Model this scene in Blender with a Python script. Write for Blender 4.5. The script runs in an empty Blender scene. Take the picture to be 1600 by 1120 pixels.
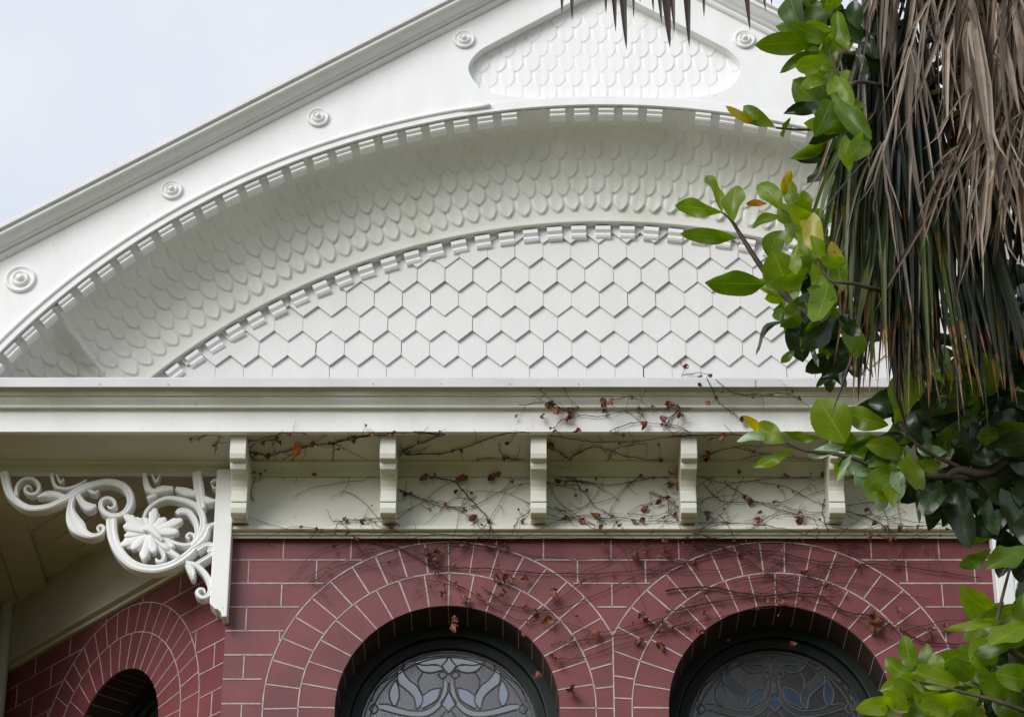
import bpy, bmesh, math, random
from math import sin, cos, pi, radians, sqrt, hypot, atan2
from mathutils import Vector, Matrix
R = random.Random(7)
S = bpy.context.scene

# ------------------------------------------------------------------ camera, sky, sun, exposure
PITCH, FPX, CAM = radians(30), 4417.0, Vector((0, -10.91, 1.6))
cd = bpy.data.cameras.new('camera'); cam = bpy.data.objects.new('camera', cd); S.collection.objects.link(cam)
cam.location = CAM; cam.rotation_euler = (radians(90) + PITCH, 0, 0)
cd.sensor_width = 36; cd.lens = 36 * FPX / 1600; cd.clip_start = .1; cd.clip_end = 3000
S.camera = cam
SUN_EL, SUN_ROT = radians(28), radians(218)
w = bpy.data.worlds.new('World'); S.world = w; w.use_nodes = True
nt = w.node_tree; nt.nodes.clear()
def nd(t, typ, **kw):
    n = t.nodes.new(typ)
    for k, v in kw.items(): setattr(n, k, v)
    return n
sky = nd(nt, 'ShaderNodeTexSky', sky_type='NISHITA', sun_disc=False, sun_elevation=SUN_EL, sun_rotation=SUN_ROT)
tc = nd(nt, 'ShaderNodeTexCoord'); nz = nd(nt, 'ShaderNodeTexNoise'); nz.inputs['Scale'].default_value = 5.5; nz.inputs['Detail'].default_value = 5
rp = nd(nt, 'ShaderNodeValToRGB'); rp.color_ramp.elements[0].position = .3; rp.color_ramp.elements[1].position = .72
rp.color_ramp.elements[0].color = (6.2, 6.8, 7.95, 1); rp.color_ramp.elements[1].color = (7.9, 8.05, 8.45, 1)
mx = nd(nt, 'ShaderNodeMixRGB'); mx.inputs[0].default_value = .88
bg = nd(nt, 'ShaderNodeBackground'); bg.inputs['Strength'].default_value = .062
ow = nd(nt, 'ShaderNodeOutputWorld')
L = nt.links.new
L(tc.outputs['Generated'], nz.inputs['Vector']); L(nz.outputs['Fac'], rp.inputs[0])
L(sky.outputs[0], mx.inputs[1]); L(rp.outputs[0], mx.inputs[2]); L(mx.outputs[0], bg.inputs[0]); L(bg.outputs[0], ow.inputs[0])
sd = bpy.data.lights.new('sun', 'SUN'); sd.energy = 1.3; sd.angle = radians(38); sd.color = (1, .975, .945)
so = bpy.data.objects.new('sun', sd); S.collection.objects.link(so)
# sun stands behind the camera, a little to its left
sdir = Vector((-sin(radians(38)) * cos(SUN_EL), -cos(radians(38)) * cos(SUN_EL), sin(SUN_EL)))
so.rotation_euler = sdir.to_track_quat('Z', 'Y').to_euler(); so.location = sdir * 60
S.view_settings.view_transform = 'Standard'; S.view_settings.look = 'None'; S.view_settings.gamma = 1
S.view_settings.exposure = .97
try: S.view_settings.use_curve_mapping = False
except Exception: pass

# ------------------------------------------------------------------ helpers
def ray(px, py):
    dx = (px - 800) / FPX; dy = -(py - 560) / FPX
    return Vector((dx, cos(PITCH) - sin(PITCH) * dy, sin(PITCH) + cos(PITCH) * dy))
def P(px, py, Y):
    d = ray(px, py); return CAM + d * ((Y - CAM.y) / d.y)
def PZ(px, py, Z):
    d = ray(px, py); return CAM + d * ((Z - CAM.z) / d.z)
def zat(py, Y): return P(800, py, Y).z
def pix(p):
    q = p - CAM; d = q.y * cos(PITCH) + q.z * sin(PITCH); u = -q.y * sin(PITCH) + q.z * cos(PITCH)
    return 800 + FPX * q.x / d, 560 - FPX * u / d

class MB:
    def __init__(s): s.v = []; s.f = []; s.m = []; s.uv = []
    def add(s, vs, fs, m=0, uv=None):
        o = len(s.v); s.v += [tuple(a) for a in vs]
        for i, f in enumerate(fs):
            s.f.append([o + k for k in f]); s.m.append(m)
            s.uv.append([uv[k] for k in f] if uv else None)
    def box(s, x0, x1, y0, y1, z0, z1, m=0):
        s.add([(x, y, z) for x in (x0, x1) for y in (y0, y1) for z in (z0, z1)],
              [(0, 1, 3, 2), (4, 6, 7, 5), (0, 4, 5, 1), (2, 3, 7, 6), (0, 2, 6, 4), (1, 5, 7, 3)], m)
    def prism(s, poly, a, b, m=0):           # two matching rings of 3-D points made by a(p), b(p)
        n = len(poly); s.add([a(p) for p in poly] + [b(p) for p in poly],
              [tuple(range(n)), tuple(range(2 * n - 1, n - 1, -1))] + [(i, (i + 1) % n, n + (i + 1) % n, n + i) for i in range(n)], m)
    def prism_y(s, poly, y0, y1, m=0):
        s.prism(poly, lambda p: (p[0], y0, p[1]), lambda p: (p[0], y1, p[1]), m)
    def prism_x(s, poly, x0, x1, m=0):       # poly of (y, z)
        s.prism(poly, lambda p: (x0, p[0], p[1]), lambda p: (x1, p[0], p[1]), m)
    def loft(s, rings, m=0, closed=True, caps=True, uvs=None):
        k = len(rings[0]); vs = [p for r in rings for p in r]; fs = []
        for i in range(len(rings) - 1):
            for j in range(k if closed else k - 1):
                j2 = (j + 1) % k; fs.append((i * k + j, i * k + j2, (i + 1) * k + j2, (i + 1) * k + j))
        if caps and closed: fs += [tuple(range(k)), tuple(range((len(rings) - 1) * k, len(rings) * k))]
        s.add(vs, fs, m, uvs)
    def tube(s, pts, rad, n=6, m=0):
        pts = [Vector(p) for p in pts]; rings = []; pv = None
        for i, p in enumerate(pts):
            t = (pts[min(i + 1, len(pts) - 1)] - pts[max(i - 1, 0)])
            t = t.normalized() if t.length > 1e-9 else Vector((0, 0, 1))
            if pv is None: pv = t.orthogonal().normalized()
            a = (pv - t * pv.dot(t)); a = a.normalized() if a.length > 1e-6 else t.orthogonal().normalized(); pv = a
            b = t.cross(a); r = rad[i] if isinstance(rad, (list, tuple)) else rad
            rings.append([p + (a * cos(2 * pi * k / n) + b * sin(2 * pi * k / n)) * r for k in range(n)])
        s.loft(rings, m)
    def build(s, name, mats, parent=None, smooth=False, origin=None, recalc=True, bevel=0):
        me = bpy.data.meshes.new(name)
        po = ORG.get(parent, Vector((0, 0, 0))) if parent else Vector((0, 0, 0))
        og = Vector(origin) if origin is not None else po.copy()
        me.from_pydata([(a[0] - og.x, a[1] - og.y, a[2] - og.z) for a in s.v], [], s.f)
        if not isinstance(mats, (list, tuple)): mats = [mats]
        for m in mats: me.materials.append(m)
        me.polygons.foreach_set('material_index', s.m)
        if any(u for u in s.uv):
            ul = me.uv_layers.new(name='UVMap'); k = 0
            for f, u in zip(s.f, s.uv):
                for j in range(len(f)):
                    ul.data[k].uv = u[j] if u else (0, 0); k += 1
        if recalc:
            bm = bmesh.new(); bm.from_mesh(me); bmesh.ops.recalc_face_normals(bm, faces=bm.faces); bm.to_mesh(me); bm.free()
        if smooth: me.polygons.foreach_set('use_smooth', [True] * len(me.polygons))
        me.update()
        o = bpy.data.objects.new(name, me); S.collection.objects.link(o)
        if parent: o.parent = parent
        o.location = og - po; ORG[o] = og
        if bevel:
            b = o.modifiers.new('edge', 'BEVEL'); b.width = bevel; b.segments = 2; b.limit_method = 'ANGLE'; b.angle_limit = radians(40)
            b.harden_normals = False
        return o
ORG = {}
def thing(name, label, cat, loc):
    o = bpy.data.objects.new(name, None); S.collection.objects.link(o); o.location = loc; o.empty_display_size = .3
    o['label'] = label; o['category'] = cat; ORG[o] = Vector(loc); return o
def dup(o, loc, rot=None, parent=None):        # a copied part, sharing its mesh
    c = o.copy(); S.collection.objects.link(c); c.parent = parent or o.parent
    po = ORG.get(c.parent, Vector((0, 0, 0))); c.location = Vector(loc) - po; ORG[c] = Vector(loc)
    if rot is not None: c.rotation_euler = rot
    return c
def smoothpts(pts, n=6):                       # Catmull-Rom through tuples of any length
    out = []
    for i in range(len(pts) - 1):
        p0, p1, p2, p3 = pts[max(i - 1, 0)], pts[i], pts[i + 1], pts[min(i + 2, len(pts) - 1)]
        for k in range(n):
            t = k / n
            out.append(tuple(.5 * (2 * b + (c - a) * t + (2 * a - 5 * b + 4 * c - d) * t * t + (3 * b - a - 3 * c + d) * t ** 3)
                             for a, b, c, d in zip(p0, p1, p2, p3)))
    out.append(tuple(pts[-1])); return out

# ------------------------------------------------------------------ materials
def mat(name, col, rough=.5, spec=.4, noise=0, nscale=8, col2=None, bump=0, bscale=60, speck=0, coat=0, stretch=(1, 1, 1), stain=None):
    m = bpy.data.materials.new(name); m.use_nodes = True; t = m.node_tree; b = t.nodes['Principled BSDF']
    b.inputs['Base Color'].default_value = (*col, 1); b.inputs['Roughness'].default_value = rough
    b.inputs['Specular IOR Level'].default_value = spec; b.inputs['Coat Weight'].default_value = coat
    tc = nd(t, 'ShaderNodeTexCoord'); mp = nd(t, 'ShaderNodeMapping'); mp.inputs['Scale'].default_value = stretch
    t.links.new(tc.outputs['Object'], mp.inputs[0]); last = None
    if noise or col2:
        n = nd(t, 'ShaderNodeTexNoise'); n.inputs['Scale'].default_value = nscale; n.inputs['Detail'].default_value = 6
        t.links.new(mp.outputs[0], n.inputs['Vector'])
        c = nd(t, 'ShaderNodeValToRGB'); c.color_ramp.elements[0].position = .35; c.color_ramp.elements[1].position = .65
        c2 = col2 or tuple(x * (1 - noise) for x in col)
        c.color_ramp.elements[0].color = (*c2, 1); c.color_ramp.elements[1].color = (*col, 1)
        t.links.new(n.outputs['Fac'], c.inputs[0]); last = c.outputs[0]
    if speck:                                   # small dirt specks
        n = nd(t, 'ShaderNodeTexNoise'); n.inputs['Scale'].default_value = 55; n.inputs['Detail'].default_value = 3
        t.links.new(tc.outputs['Object'], n.inputs['Vector'])
        c = nd(t, 'ShaderNodeValToRGB'); c.color_ramp.elements[0].position = .69; c.color_ramp.elements[1].position = .76
        c.color_ramp.elements[0].color = (0, 0, 0, 1); c.color_ramp.elements[1].color = (speck, speck, speck, 1)
        t.links.new(n.outputs['Fac'], c.inputs[0])
        x = nd(t, 'ShaderNodeMixRGB'); x.inputs[2].default_value = (.16, .14, .10, 1); x.inputs[1].default_value = (*col, 1)
        t.links.new(c.outputs[0], x.inputs[0])
        if last: t.links.new(last, x.inputs[1])
        last = x.outputs[0]
    if stain:                                   # broad weathering blotches
        n = nd(t, 'ShaderNodeTexNoise'); n.inputs['Scale'].default_value = 3.1; n.inputs['Detail'].default_value = 8; n.inputs['Roughness'].default_value = .65
        t.links.new(mp.outputs[0], n.inputs['Vector'])
        c = nd(t, 'ShaderNodeValToRGB'); c.color_ramp.elements[0].position = .52; c.color_ramp.elements[1].position = .75
        c.color_ramp.elements[0].color = (0, 0, 0, 1); c.color_ramp.elements[1].color = (.45, .45, .45, 1)
        t.links.new(n.outputs['Fac'], c.inputs[0])
        x = nd(t, 'ShaderNodeMixRGB'); x.inputs[2].default_value = (*stain, 1); x.inputs[1].default_value = (*col, 1)
        t.links.new(c.outputs[0], x.inputs[0])
        if last: t.links.new(last, x.inputs[1])
        last = x.outputs[0]
    if last: t.links.new(last, b.inputs['Base Color'])
    if bump:
        n = nd(t, 'ShaderNodeTexNoise'); n.inputs['Scale'].default_value = bscale; n.inputs['Detail'].default_value = 4
        t.links.new(mp.outputs[0], n.inputs['Vector'])
        u = nd(t, 'ShaderNodeBump'); u.inputs['Strength'].default_value = bump; u.inputs['Distance'].default_value = .004
        t.links.new(n.outputs['Fac'], u.inputs['Height']); t.links.new(u.outputs[0], b.inputs['Normal'])
    return m
WHITE = mat('white_paint', (.855, .86, .862), .5, .35, noise=.05, nscale=5, bump=.12, bscale=45, speck=.4, stain=(.76, .75, .70), stretch=(2.2, 1, .8))
SHING = mat('shingle_paint', (.71, .705, .70), .5, .35, noise=.04, nscale=9, bump=.2, bscale=70, stretch=(1, 1, .3))
COVE = mat('cove_paint', (.76, .76, .71), .45, .4, noise=.08, nscale=4, bump=.12, bscale=50, stain=(.50, .50, .40), speck=.25)
CREAM = mat('cream_paint', (.74, .74, .67), .5, .35, noise=.07, nscale=6, bump=.15, bscale=40, speck=.6, stain=(.55, .54, .42), stretch=(.5, 1, 2))
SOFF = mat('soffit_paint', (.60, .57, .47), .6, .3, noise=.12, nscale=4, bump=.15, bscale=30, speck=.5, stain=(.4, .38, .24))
BOARD = mat('ceiling_board_paint', (.74, .68, .54), .6, .3, noise=.15, nscale=4, bump=.15, bscale=30)
FLASH = mat('flashing_metal', (.62, .62, .62), .5, .35, noise=.05, nscale=3, bump=.25, bscale=7)
BRICK = mat('red_brick_paint', (.205, .059, .065), .42, .35, noise=0, nscale=4, col2=(.155, .046, .053), bump=.12, bscale=60, speck=.2, stain=(.115, .040, .052))
MORT = mat('white_tuckpointing', (.56, .47, .44), .8, .2, noise=.3, nscale=30)
GREEN = mat('green_frame_paint', (.009, .017, .014), .5, .3, noise=.3, nscale=12)
LEAD = mat('lead_came', (.075, .07, .07), .5, .5, noise=.3, nscale=60)
DARKR = mat('dark_void', (.02, .02, .02), .8, .2, noise=.2)
ROOF = mat('slate_roof', (.10, .10, .11), .7, .3, noise=.4, nscale=20)

def glassmat(name, col, col2, scale, bump, rough, ior=2.7):
    m = bpy.data.materials.new(name); m.use_nodes = True; t = m.node_tree; b = t.nodes['Principled BSDF']
    b.inputs['Roughness'].default_value = rough; b.inputs['IOR'].default_value = ior; b.inputs['Specular IOR Level'].default_value = .6
    tc = nd(t, 'ShaderNodeTexCoord'); v = nd(t, 'ShaderNodeTexVoronoi'); v.inputs['Scale'].default_value = scale
    n = nd(t, 'ShaderNodeTexNoise'); n.inputs['Scale'].default_value = scale * .7; n.inputs['Detail'].default_value = 5
    t.links.new(tc.outputs['Object'], n.inputs['Vector']); t.links.new(tc.outputs['Object'], v.inputs['Vector'])
    c = nd(t, 'ShaderNodeValToRGB'); c.color_ramp.elements[0].position = .42; c.color_ramp.elements[1].position = .56
    c.color_ramp.elements[0].color = (*col2, 1); c.color_ramp.elements[1].color = (*col, 1)
    t.links.new(n.outputs['Fac'], c.inputs[0]); t.links.new(c.outputs[0], b.inputs['Base Color'])
    sq = nd(t, 'ShaderNodeMath', operation='MULTIPLY_ADD'); sq.inputs[1].default_value = -.25; sq.inputs[2].default_value = rough + .14; t.links.new(n.outputs['Fac'], sq.inputs[0]); t.links.new(sq.outputs[0], b.inputs['Roughness'])
    u = nd(t, 'ShaderNodeBump'); u.inputs['Strength'].default_value = bump; u.inputs['Distance'].default_value = .003
    t.links.new(v.outputs['Distance'], u.inputs['Height']); t.links.new(u.outputs[0], b.inputs['Normal'])
    return m
G_TEX = glassmat('pebbled_glass', (.028, .027, .030), (.005, .005, .005), 240, .2, .16, 2.05)
G_PALE = glassmat('pale_blue_glass', (.040, .058, .068), (.032, .048, .058), 25, .06, .10)
G_BLUE = glassmat('blue_glass', (.028, .065, .12), (.02, .045, .09), 30, .1, .12)

def leafmat(name, c_lo, c_hi, back, trans=.4, rough=.33, tip=None):
    """two-sided leaf: island-random colour, pale midrib (UV), translucency; tip = colour the blade dries to towards its end"""
    m = bpy.data.materials.new(name); m.use_nodes = True; t = m.node_tree; b = t.nodes['Principled BSDF']; out = t.nodes['Material Output']
    g = nd(t, 'ShaderNodeNewGeometry'); c = nd(t, 'ShaderNodeValToRGB')
    c.color_ramp.elements[0].color = (*c_lo, 1); c.color_ramp.elements[1].color = (*c_hi, 1)
    t.links.new(g.outputs['Random Per Island'], c.inputs[0]); col = c.outputs[0]
    uv = nd(t, 'ShaderNodeUVMap'); sp = nd(t, 'ShaderNodeSeparateXYZ'); t.links.new(uv.outputs[0], sp.inputs[0])
    tc = nd(t, 'ShaderNodeTexCoord'); n = nd(t, 'ShaderNodeTexNoise'); n.inputs['Scale'].default_value = 22; n.inputs['Detail'].default_value = 5
    t.links.new(tc.outputs['Object'], n.inputs['Vector'])
    a = nd(t, 'ShaderNodeMixRGB', blend_type='MULTIPLY'); a.inputs[0].default_value = .5; t.links.new(col, a.inputs[1]); t.links.new(n.outputs['Fac'], a.inputs[2]); 
    br = nd(t, 'ShaderNodeMixRGB', blend_type='ADD'); br.inputs[0].default_value = .35; t.links.new(a.outputs[0], br.inputs[1]); t.links.new(a.outputs[0], br.inputs[2]); col = br.outputs[0]
    if tip:
        k8 = nd(t, 'ShaderNodeMath', operation='MULTIPLY'); k8.inputs[1].default_value = .72; t.links.new(sp.outputs[0], k8.inputs[0]); r = nd(t, 'ShaderNodeMath', operation='MULTIPLY_ADD'); r.inputs[1].default_value = .5; t.links.new(n.outputs['Fac'], r.inputs[0]); t.links.new(k8.outputs[0], r.inputs[2])
        q = nd(t, 'ShaderNodeValToRGB'); q.color_ramp.elements[0].position = .84; q.color_ramp.elements[1].position = .93
        q.color_ramp.elements[0].color = (0, 0, 0, 1); q.color_ramp.elements[1].color = (1, 1, 1, 1)
        t.links.new(r.outputs[0], q.inputs[0]); x = nd(t, 'ShaderNodeMixRGB'); x.inputs[2].default_value = (*tip, 1)
        t.links.new(q.outputs[0], x.inputs[0]); t.links.new(col, x.inputs[1]); col = x.outputs[0]
    else:                                        # midrib
        q = nd(t, 'ShaderNodeMath', operation='ABSOLUTE'); s1 = nd(t, 'ShaderNodeMath', operation='SUBTRACT'); s1.inputs[1].default_value = .5
        t.links.new(sp.outputs[1], s1.inputs[0]); t.links.new(s1.outputs[0], q.inputs[0])
        ls = nd(t, 'ShaderNodeMath', operation='LESS_THAN'); ls.inputs[1].default_value = .022; t.links.new(q.outputs[0], ls.inputs[0])
        x = nd(t, 'ShaderNodeMixRGB'); t.links.new(ls.outputs[0], x.inputs[0]); t.links.new(col, x.inputs[1])
        x.inputs[2].default_value = (c_hi[0] * 1.35, c_hi[1] * 1.2, c_hi[2] * 1.2, 1); col = x.outputs[0]
        v1 = nd(t, 'ShaderNodeMath', operation='MULTIPLY'); v1.inputs[1].default_value = -6; t.links.new(q.outputs[0], v1.inputs[0])
        v2 = nd(t, 'ShaderNodeMath', operation='MULTIPLY_ADD'); v2.inputs[1].default_value = 9; t.links.new(sp.outputs[0], v2.inputs[0]); t.links.new(v1.outputs[0], v2.inputs[2])
        v3 = nd(t, 'ShaderNodeMath', operation='PINGPONG'); v3.inputs[1].default_value = .5; t.links.new(v2.outputs[0], v3.inputs[0])
        v4 = nd(t, 'ShaderNodeMath', operation='LESS_THAN'); v4.inputs[1].default_value = .05; t.links.new(v3.outputs[0], v4.inputs[0])
        v5 = nd(t, 'ShaderNodeMath', operation='MULTIPLY'); v5.inputs[1].default_value = .3; t.links.new(v4.outputs[0], v5.inputs[0])
        y = nd(t, 'ShaderNodeMixRGB'); t.links.new(v5.outputs[0], y.inputs[0]); t.links.new(col, y.inputs[1]); y.inputs[2].default_value = (c_hi[0] * 1.6, c_hi[1] * 1.4, c_hi[2] * 1.5, 1); col = y.outputs[0]
        sn = nd(t, 'ShaderNodeTexNoise'); sn.inputs['Scale'].default_value = 85; t.links.new(tc.outputs['Object'], sn.inputs['Vector'])
        sr = nd(t, 'ShaderNodeMath', operation='GREATER_THAN'); sr.inputs[1].default_value = .70; t.links.new(sn.outputs['Fac'], sr.inputs[0])
        y2 = nd(t, 'ShaderNodeMixRGB'); t.links.new(sr.outputs[0], y2.inputs[0]); t.links.new(col, y2.inputs[1]); y2.inputs[2].default_value = (.10, .07, .025, 1); col = y2.outputs[0]
    bk = nd(t, 'ShaderNodeMixRGB'); bk.inputs[2].default_value = (*back, 1); t.links.new(col, bk.inputs[1])
    mb_ = nd(t, 'ShaderNodeMath', operation='MULTIPLY'); mb_.inputs[1].default_value = .55; t.links.new(g.outputs['Backfacing'], mb_.inputs[0]); t.links.new(mb_.outputs[0], bk.inputs[0])
    t.links.new(bk.outputs[0], b.inputs['Base Color']); b.inputs['Roughness'].default_value = rough; b.inputs['Specular IOR Level'].default_value = .45
    u = nd(t, 'ShaderNodeBump'); u.inputs['Strength'].default_value = .25; u.inputs['Distance'].default_value = .004
    t.links.new(n.outputs['Fac'], u.inputs['Height']); t.links.new(u.outputs[0], b.inputs['Normal'])
    tr = nd(t, 'ShaderNodeBsdfTranslucent'); ms = nd(t, 'ShaderNodeMixShader'); ms.inputs[0].default_value = trans
    hs = nd(t, 'ShaderNodeHueSaturation'); hs.inputs['Saturation'].default_value = 1.1; hs.inputs['Value'].default_value = 1.9; t.links.new(col, hs.inputs['Color'])
    t.links.new(hs.outputs[0], tr.inputs[0]); t.links.new(b.outputs[0], ms.inputs[1]); t.links.new(tr.outputs[0], ms.inputs[2]); t.links.new(ms.outputs[0], out.inputs[0])
    return m
LM = {'l': leafmat('young_leaf', (.11, .205, .013), (.21, .295, .02), (.18, .25, .05), .5),
      'g': leafmat('green_leaf', (.06, .125, .010), (.125, .205, .016), (.11, .16, .035), .45),
      'd': leafmat('old_leaf', (.012, .026, .010), (.028, .055, .016), (.035, .05, .025), .16, .25),
      'y': leafmat('yellow_leaf', (.30, .30, .03), (.42, .33, .03), (.3, .28, .06)),
      'o': leafmat('orange_leaf', (.40, .17, .03), (.46, .2, .04), (.35, .2, .06)),
      'p': leafmat('pale_leaf_underside', (.22, .34, .20), (.30, .42, .24), (.26, .36, .22), .3)}
LK = list(LM); LML = [LM[k] for k in LK]
PALM = {'grey': leafmat('grey_dead_blade', (.10, .075, .055), (.44, .36, .29), (.30, .24, .20), .15, .6, tip=(.36, .28, .22)),
        'brown': leafmat('brown_dead_blade', (.028, .018, .011), (.25, .16, .095), (.16, .11, .075), .15, .6, tip=(.17, .10, .06)),
        'green': leafmat('dark_green_blade', (.010, .018, .009), (.035, .050, .022), (.035, .048, .025), .2, .4, tip=(.20, .095, .03)),
        'olive': leafmat('olive_blade', (.055, .085, .025), (.10, .13, .035), (.10, .12, .05), .25, .4, tip=(.34, .15, .035)),
        'dark': leafmat('withered_dark_blade', (.030, .020, .016), (.06, .04, .028), (.05, .035, .03), .1, .5, tip=(.05, .025, .02))}
BARK = mat('branch_bark', (.09, .075, .055), .8, .2, noise=.4, nscale=20, bump=.6, bscale=40)
TWIG = mat('green_twig', (.11, .12, .05), .6, .3, noise=.3, nscale=20)
PTRUNK = mat('palm_trunk_bark', (.06, .045, .034), .9, .2, noise=.5, nscale=10, bump=1, bscale=25, stretch=(1, 1, 4))
VSTEM = mat('creeper_stem', (.060, .035, .028), .8, .2, noise=.4, nscale=30)
VLEAF = leafmat('dry_creeper_leaf', (.055, .018, .013), (.26, .10, .05), (.22, .12, .08), .25, .5)
VLEAFR = leafmat('orange_creeper_leaf', (.50, .13, .04), (.60, .20, .07), (.45, .2, .09), .3, .5)
GRASS = mat('lawn_grass', (.088, .092, .020), .9, .1, noise=0, nscale=1.5, col2=(.13, .115, .036), bump=.5)

# ------------------------------------------------------------------ ground
g = MB(); N = 24
g.add([(x * 100 - 1200, y * 100 - 1200, 0) for y in range(25) for x in range(25)],
      [(y * 25 + x, y * 25 + x + 1, (y + 1) * 25 + x + 1, (y + 1) * 25 + x) for y in range(24) for x in range(24)])
go = g.build('lawn', GRASS); go['kind'] = 'structure'; go['label'] = 'green lawn around the old house, below the view'

# ------------------------------------------------------------------ HOUSE
AX = .425
house = thing('victorian_house', 'white Victorian gable with arched scale-patterned cove above red brick wall', 'house', (AX, 0, 0))
CX0, CX1 = -1.21, 2 * AX + 1.21                 # corners of the brick front
ZW = 7.009                                      # top of brick under the frieze
WZ, RI, RM, RO = 6.222, .468, .62, .768         # window centre height and the arch rings
WIN = (-.27, 1.12)

# --- generic painted brick wall in a local (u, z) frame
def arch_poly(c, r, zb, n=28):                  # opening outline from right foot over the top to left foot
    return [(c + r, zb)] + [(c + r * cos(pi * k / n), WZ_ + r * sin(pi * k / n)) for k in range(n + 1)] + [(c - r, zb)]
def wall_shape(u0, u1, z0, z1, wins, zb):
    poly = [(u0, z0), (u0, z1), (u1, z1), (u1, z0)]
    for (c, zc, r) in sorted(wins, reverse=True):
        poly += [(c + r, z0)] + [(c + r * cos(pi * k / 32), zc + r * sin(pi * k / 32)) for k in range(33)] + [(c - r, z0)]
    return poly
def mortar(mb, F, u0, u1, z0, z1, wins, joints, depth, HW=.0028, mids=()):
    """raised white tuck-pointing ribbons; F(u, d, z) maps to 3-D, d = distance out of the wall"""
    def rib(a, b):
        hw = HW * R.uniform(.8, 1.15)
        a = Vector((a[0], a[1])); b = Vector((b[0], b[1]))
        if (b - a).length < .004: return
        n = (b - a).normalized(); n = Vector((-n.y, n.x)) * hw
        q = [a + n, b + n, b - n, a - n]
        mb.prism([(p.x, p.y) for p in q], lambda p: F(p[0], .0022, p[1]), lambda p: F(p[0], -.001, p[1]))
    def clear(u, z):
        for (c, zc, ri, rm, ro) in wins:
            if z >= zc and hypot(u - c, z - zc) < ro: return False
            if z < zc and abs(u - c) < ro: return False
        return u0 <= u <= u1 and z0 <= z <= z1
    def clipped(a, b, test, n=160):
        prev = None; start = None
        for k in range(n + 1):
            t = k / n; p = (a[0] + (b[0] - a[0]) * t, a[1] + (b[1] - a[1]) * t)
            if test(*p):
                if start is None: start = p
                prev = p
            else:
                if start is not None and prev != start: rib(start, prev)
                start = None
        if start is not None and prev != start: rib(start, prev)
    rows = []; z = z1 - .105; k = 0; top = z1
    while top > z0:
        rows.append((max(z, z0), top)); top = z; z -= .1105
    for i, (zb, zt) in enumerate(rows):
        if i: clipped((u0, zt), (u1, zt), clear)
        for u in joints(i):
            if u0 < u < u1: clipped((u, zb), (u, zt), clear, 24)
    for (c, zc, ri, rm, ro) in wins:
        own = lambda u, z, c=c: u0 <= u <= u1 and z <= z1 - .002 and all(abs(u - c) <= abs(u - o[0]) + 1e-6 for o in wins)
        for r, n in ((rm, 72), (ro, 84)):
            pr = None
            for k in range(n + 1):
                a = pi * k / n; p = (c + r * cos(a), zc + r * sin(a))
                if pr and own(*p) and own(*pr): rib(pr, p)
                pr = p
            for s in (-1, 1): clipped((c + s * r, zc), (c + s * r, z0), own, 20)
        for r0, r1, st, of in ((ri, rm, 10.0, 0), (rm, ro, 8.2, 0 if c < .5 else 4)):
            k = -12
            while k <= 12:
                a = radians(k * st + of)
                if abs(a) < radians(91):
                    j = R.uniform(-.006, .006)
                    clipped((c + r0 * sin(a), zc + r0 * cos(a)), (c + r1 * sin(a + j), zc + r1 * cos(a + j)), own, 30)
                    if r0 == ri:           # joint turning into the reveal
                        q = [a - .003, a + .003]
                        rr = ri - .0045
                        vs = [F(c + rr * sin(x), -d, zc + rr * cos(x)) for x, d in ((q[0], .002), (q[1], .002), (q[1], depth - .03), (q[0], depth - .03))]
                        mb.add(vs, [(0, 1, 2, 3)])
                k += 1
        z = zc - .1105
        while z > z0:
            for s in (-1, 1): clipped((c + s * ri, z), (c + s * ro, z), own, 30)
            z -= .1105
    for (u, za, zb) in mids: rib((u, za), (u, zb))

def jf(i):
    o = -.98 if i % 2 == 0 else -1.125
    a = [o + .29 * k for k in range(4)]
    a = [x for x in a if x < -.3]
    mid = [AX + .29 * k + (.145 if i % 2 else 0) for k in range(-3, 3)]
    mid = [x for x in mid if -.25 < x < 1.1]
    return a + mid + [2 * AX - x for x in a]
fw = MB(); fw.prism_y(wall_shape(CX0, CX1, 4.6, 7.32, [(c, WZ, RI) for c in WIN], 4.6), 0, .30)
fw.box(CX0, CX1, 0, .30, 0, 4.6)
fwo = fw.build('brick_wall', BRICK, house); fwo['label'] = 'red painted brick front wall with fine white joints'
mo = MB(); mortar(mo, lambda u, d, z: (u, -d, z), CX0, CX1, 4.7, ZW, [(c, WZ, RI, RM, RO) for c in WIN], jf, .22,
                  mids=[(AX, 4.7, WZ + sqrt(RO ** 2 - (AX - WIN[0]) ** 2))])
mo.build('tuckpointing', MORT, fwo, recalc=False)

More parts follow.
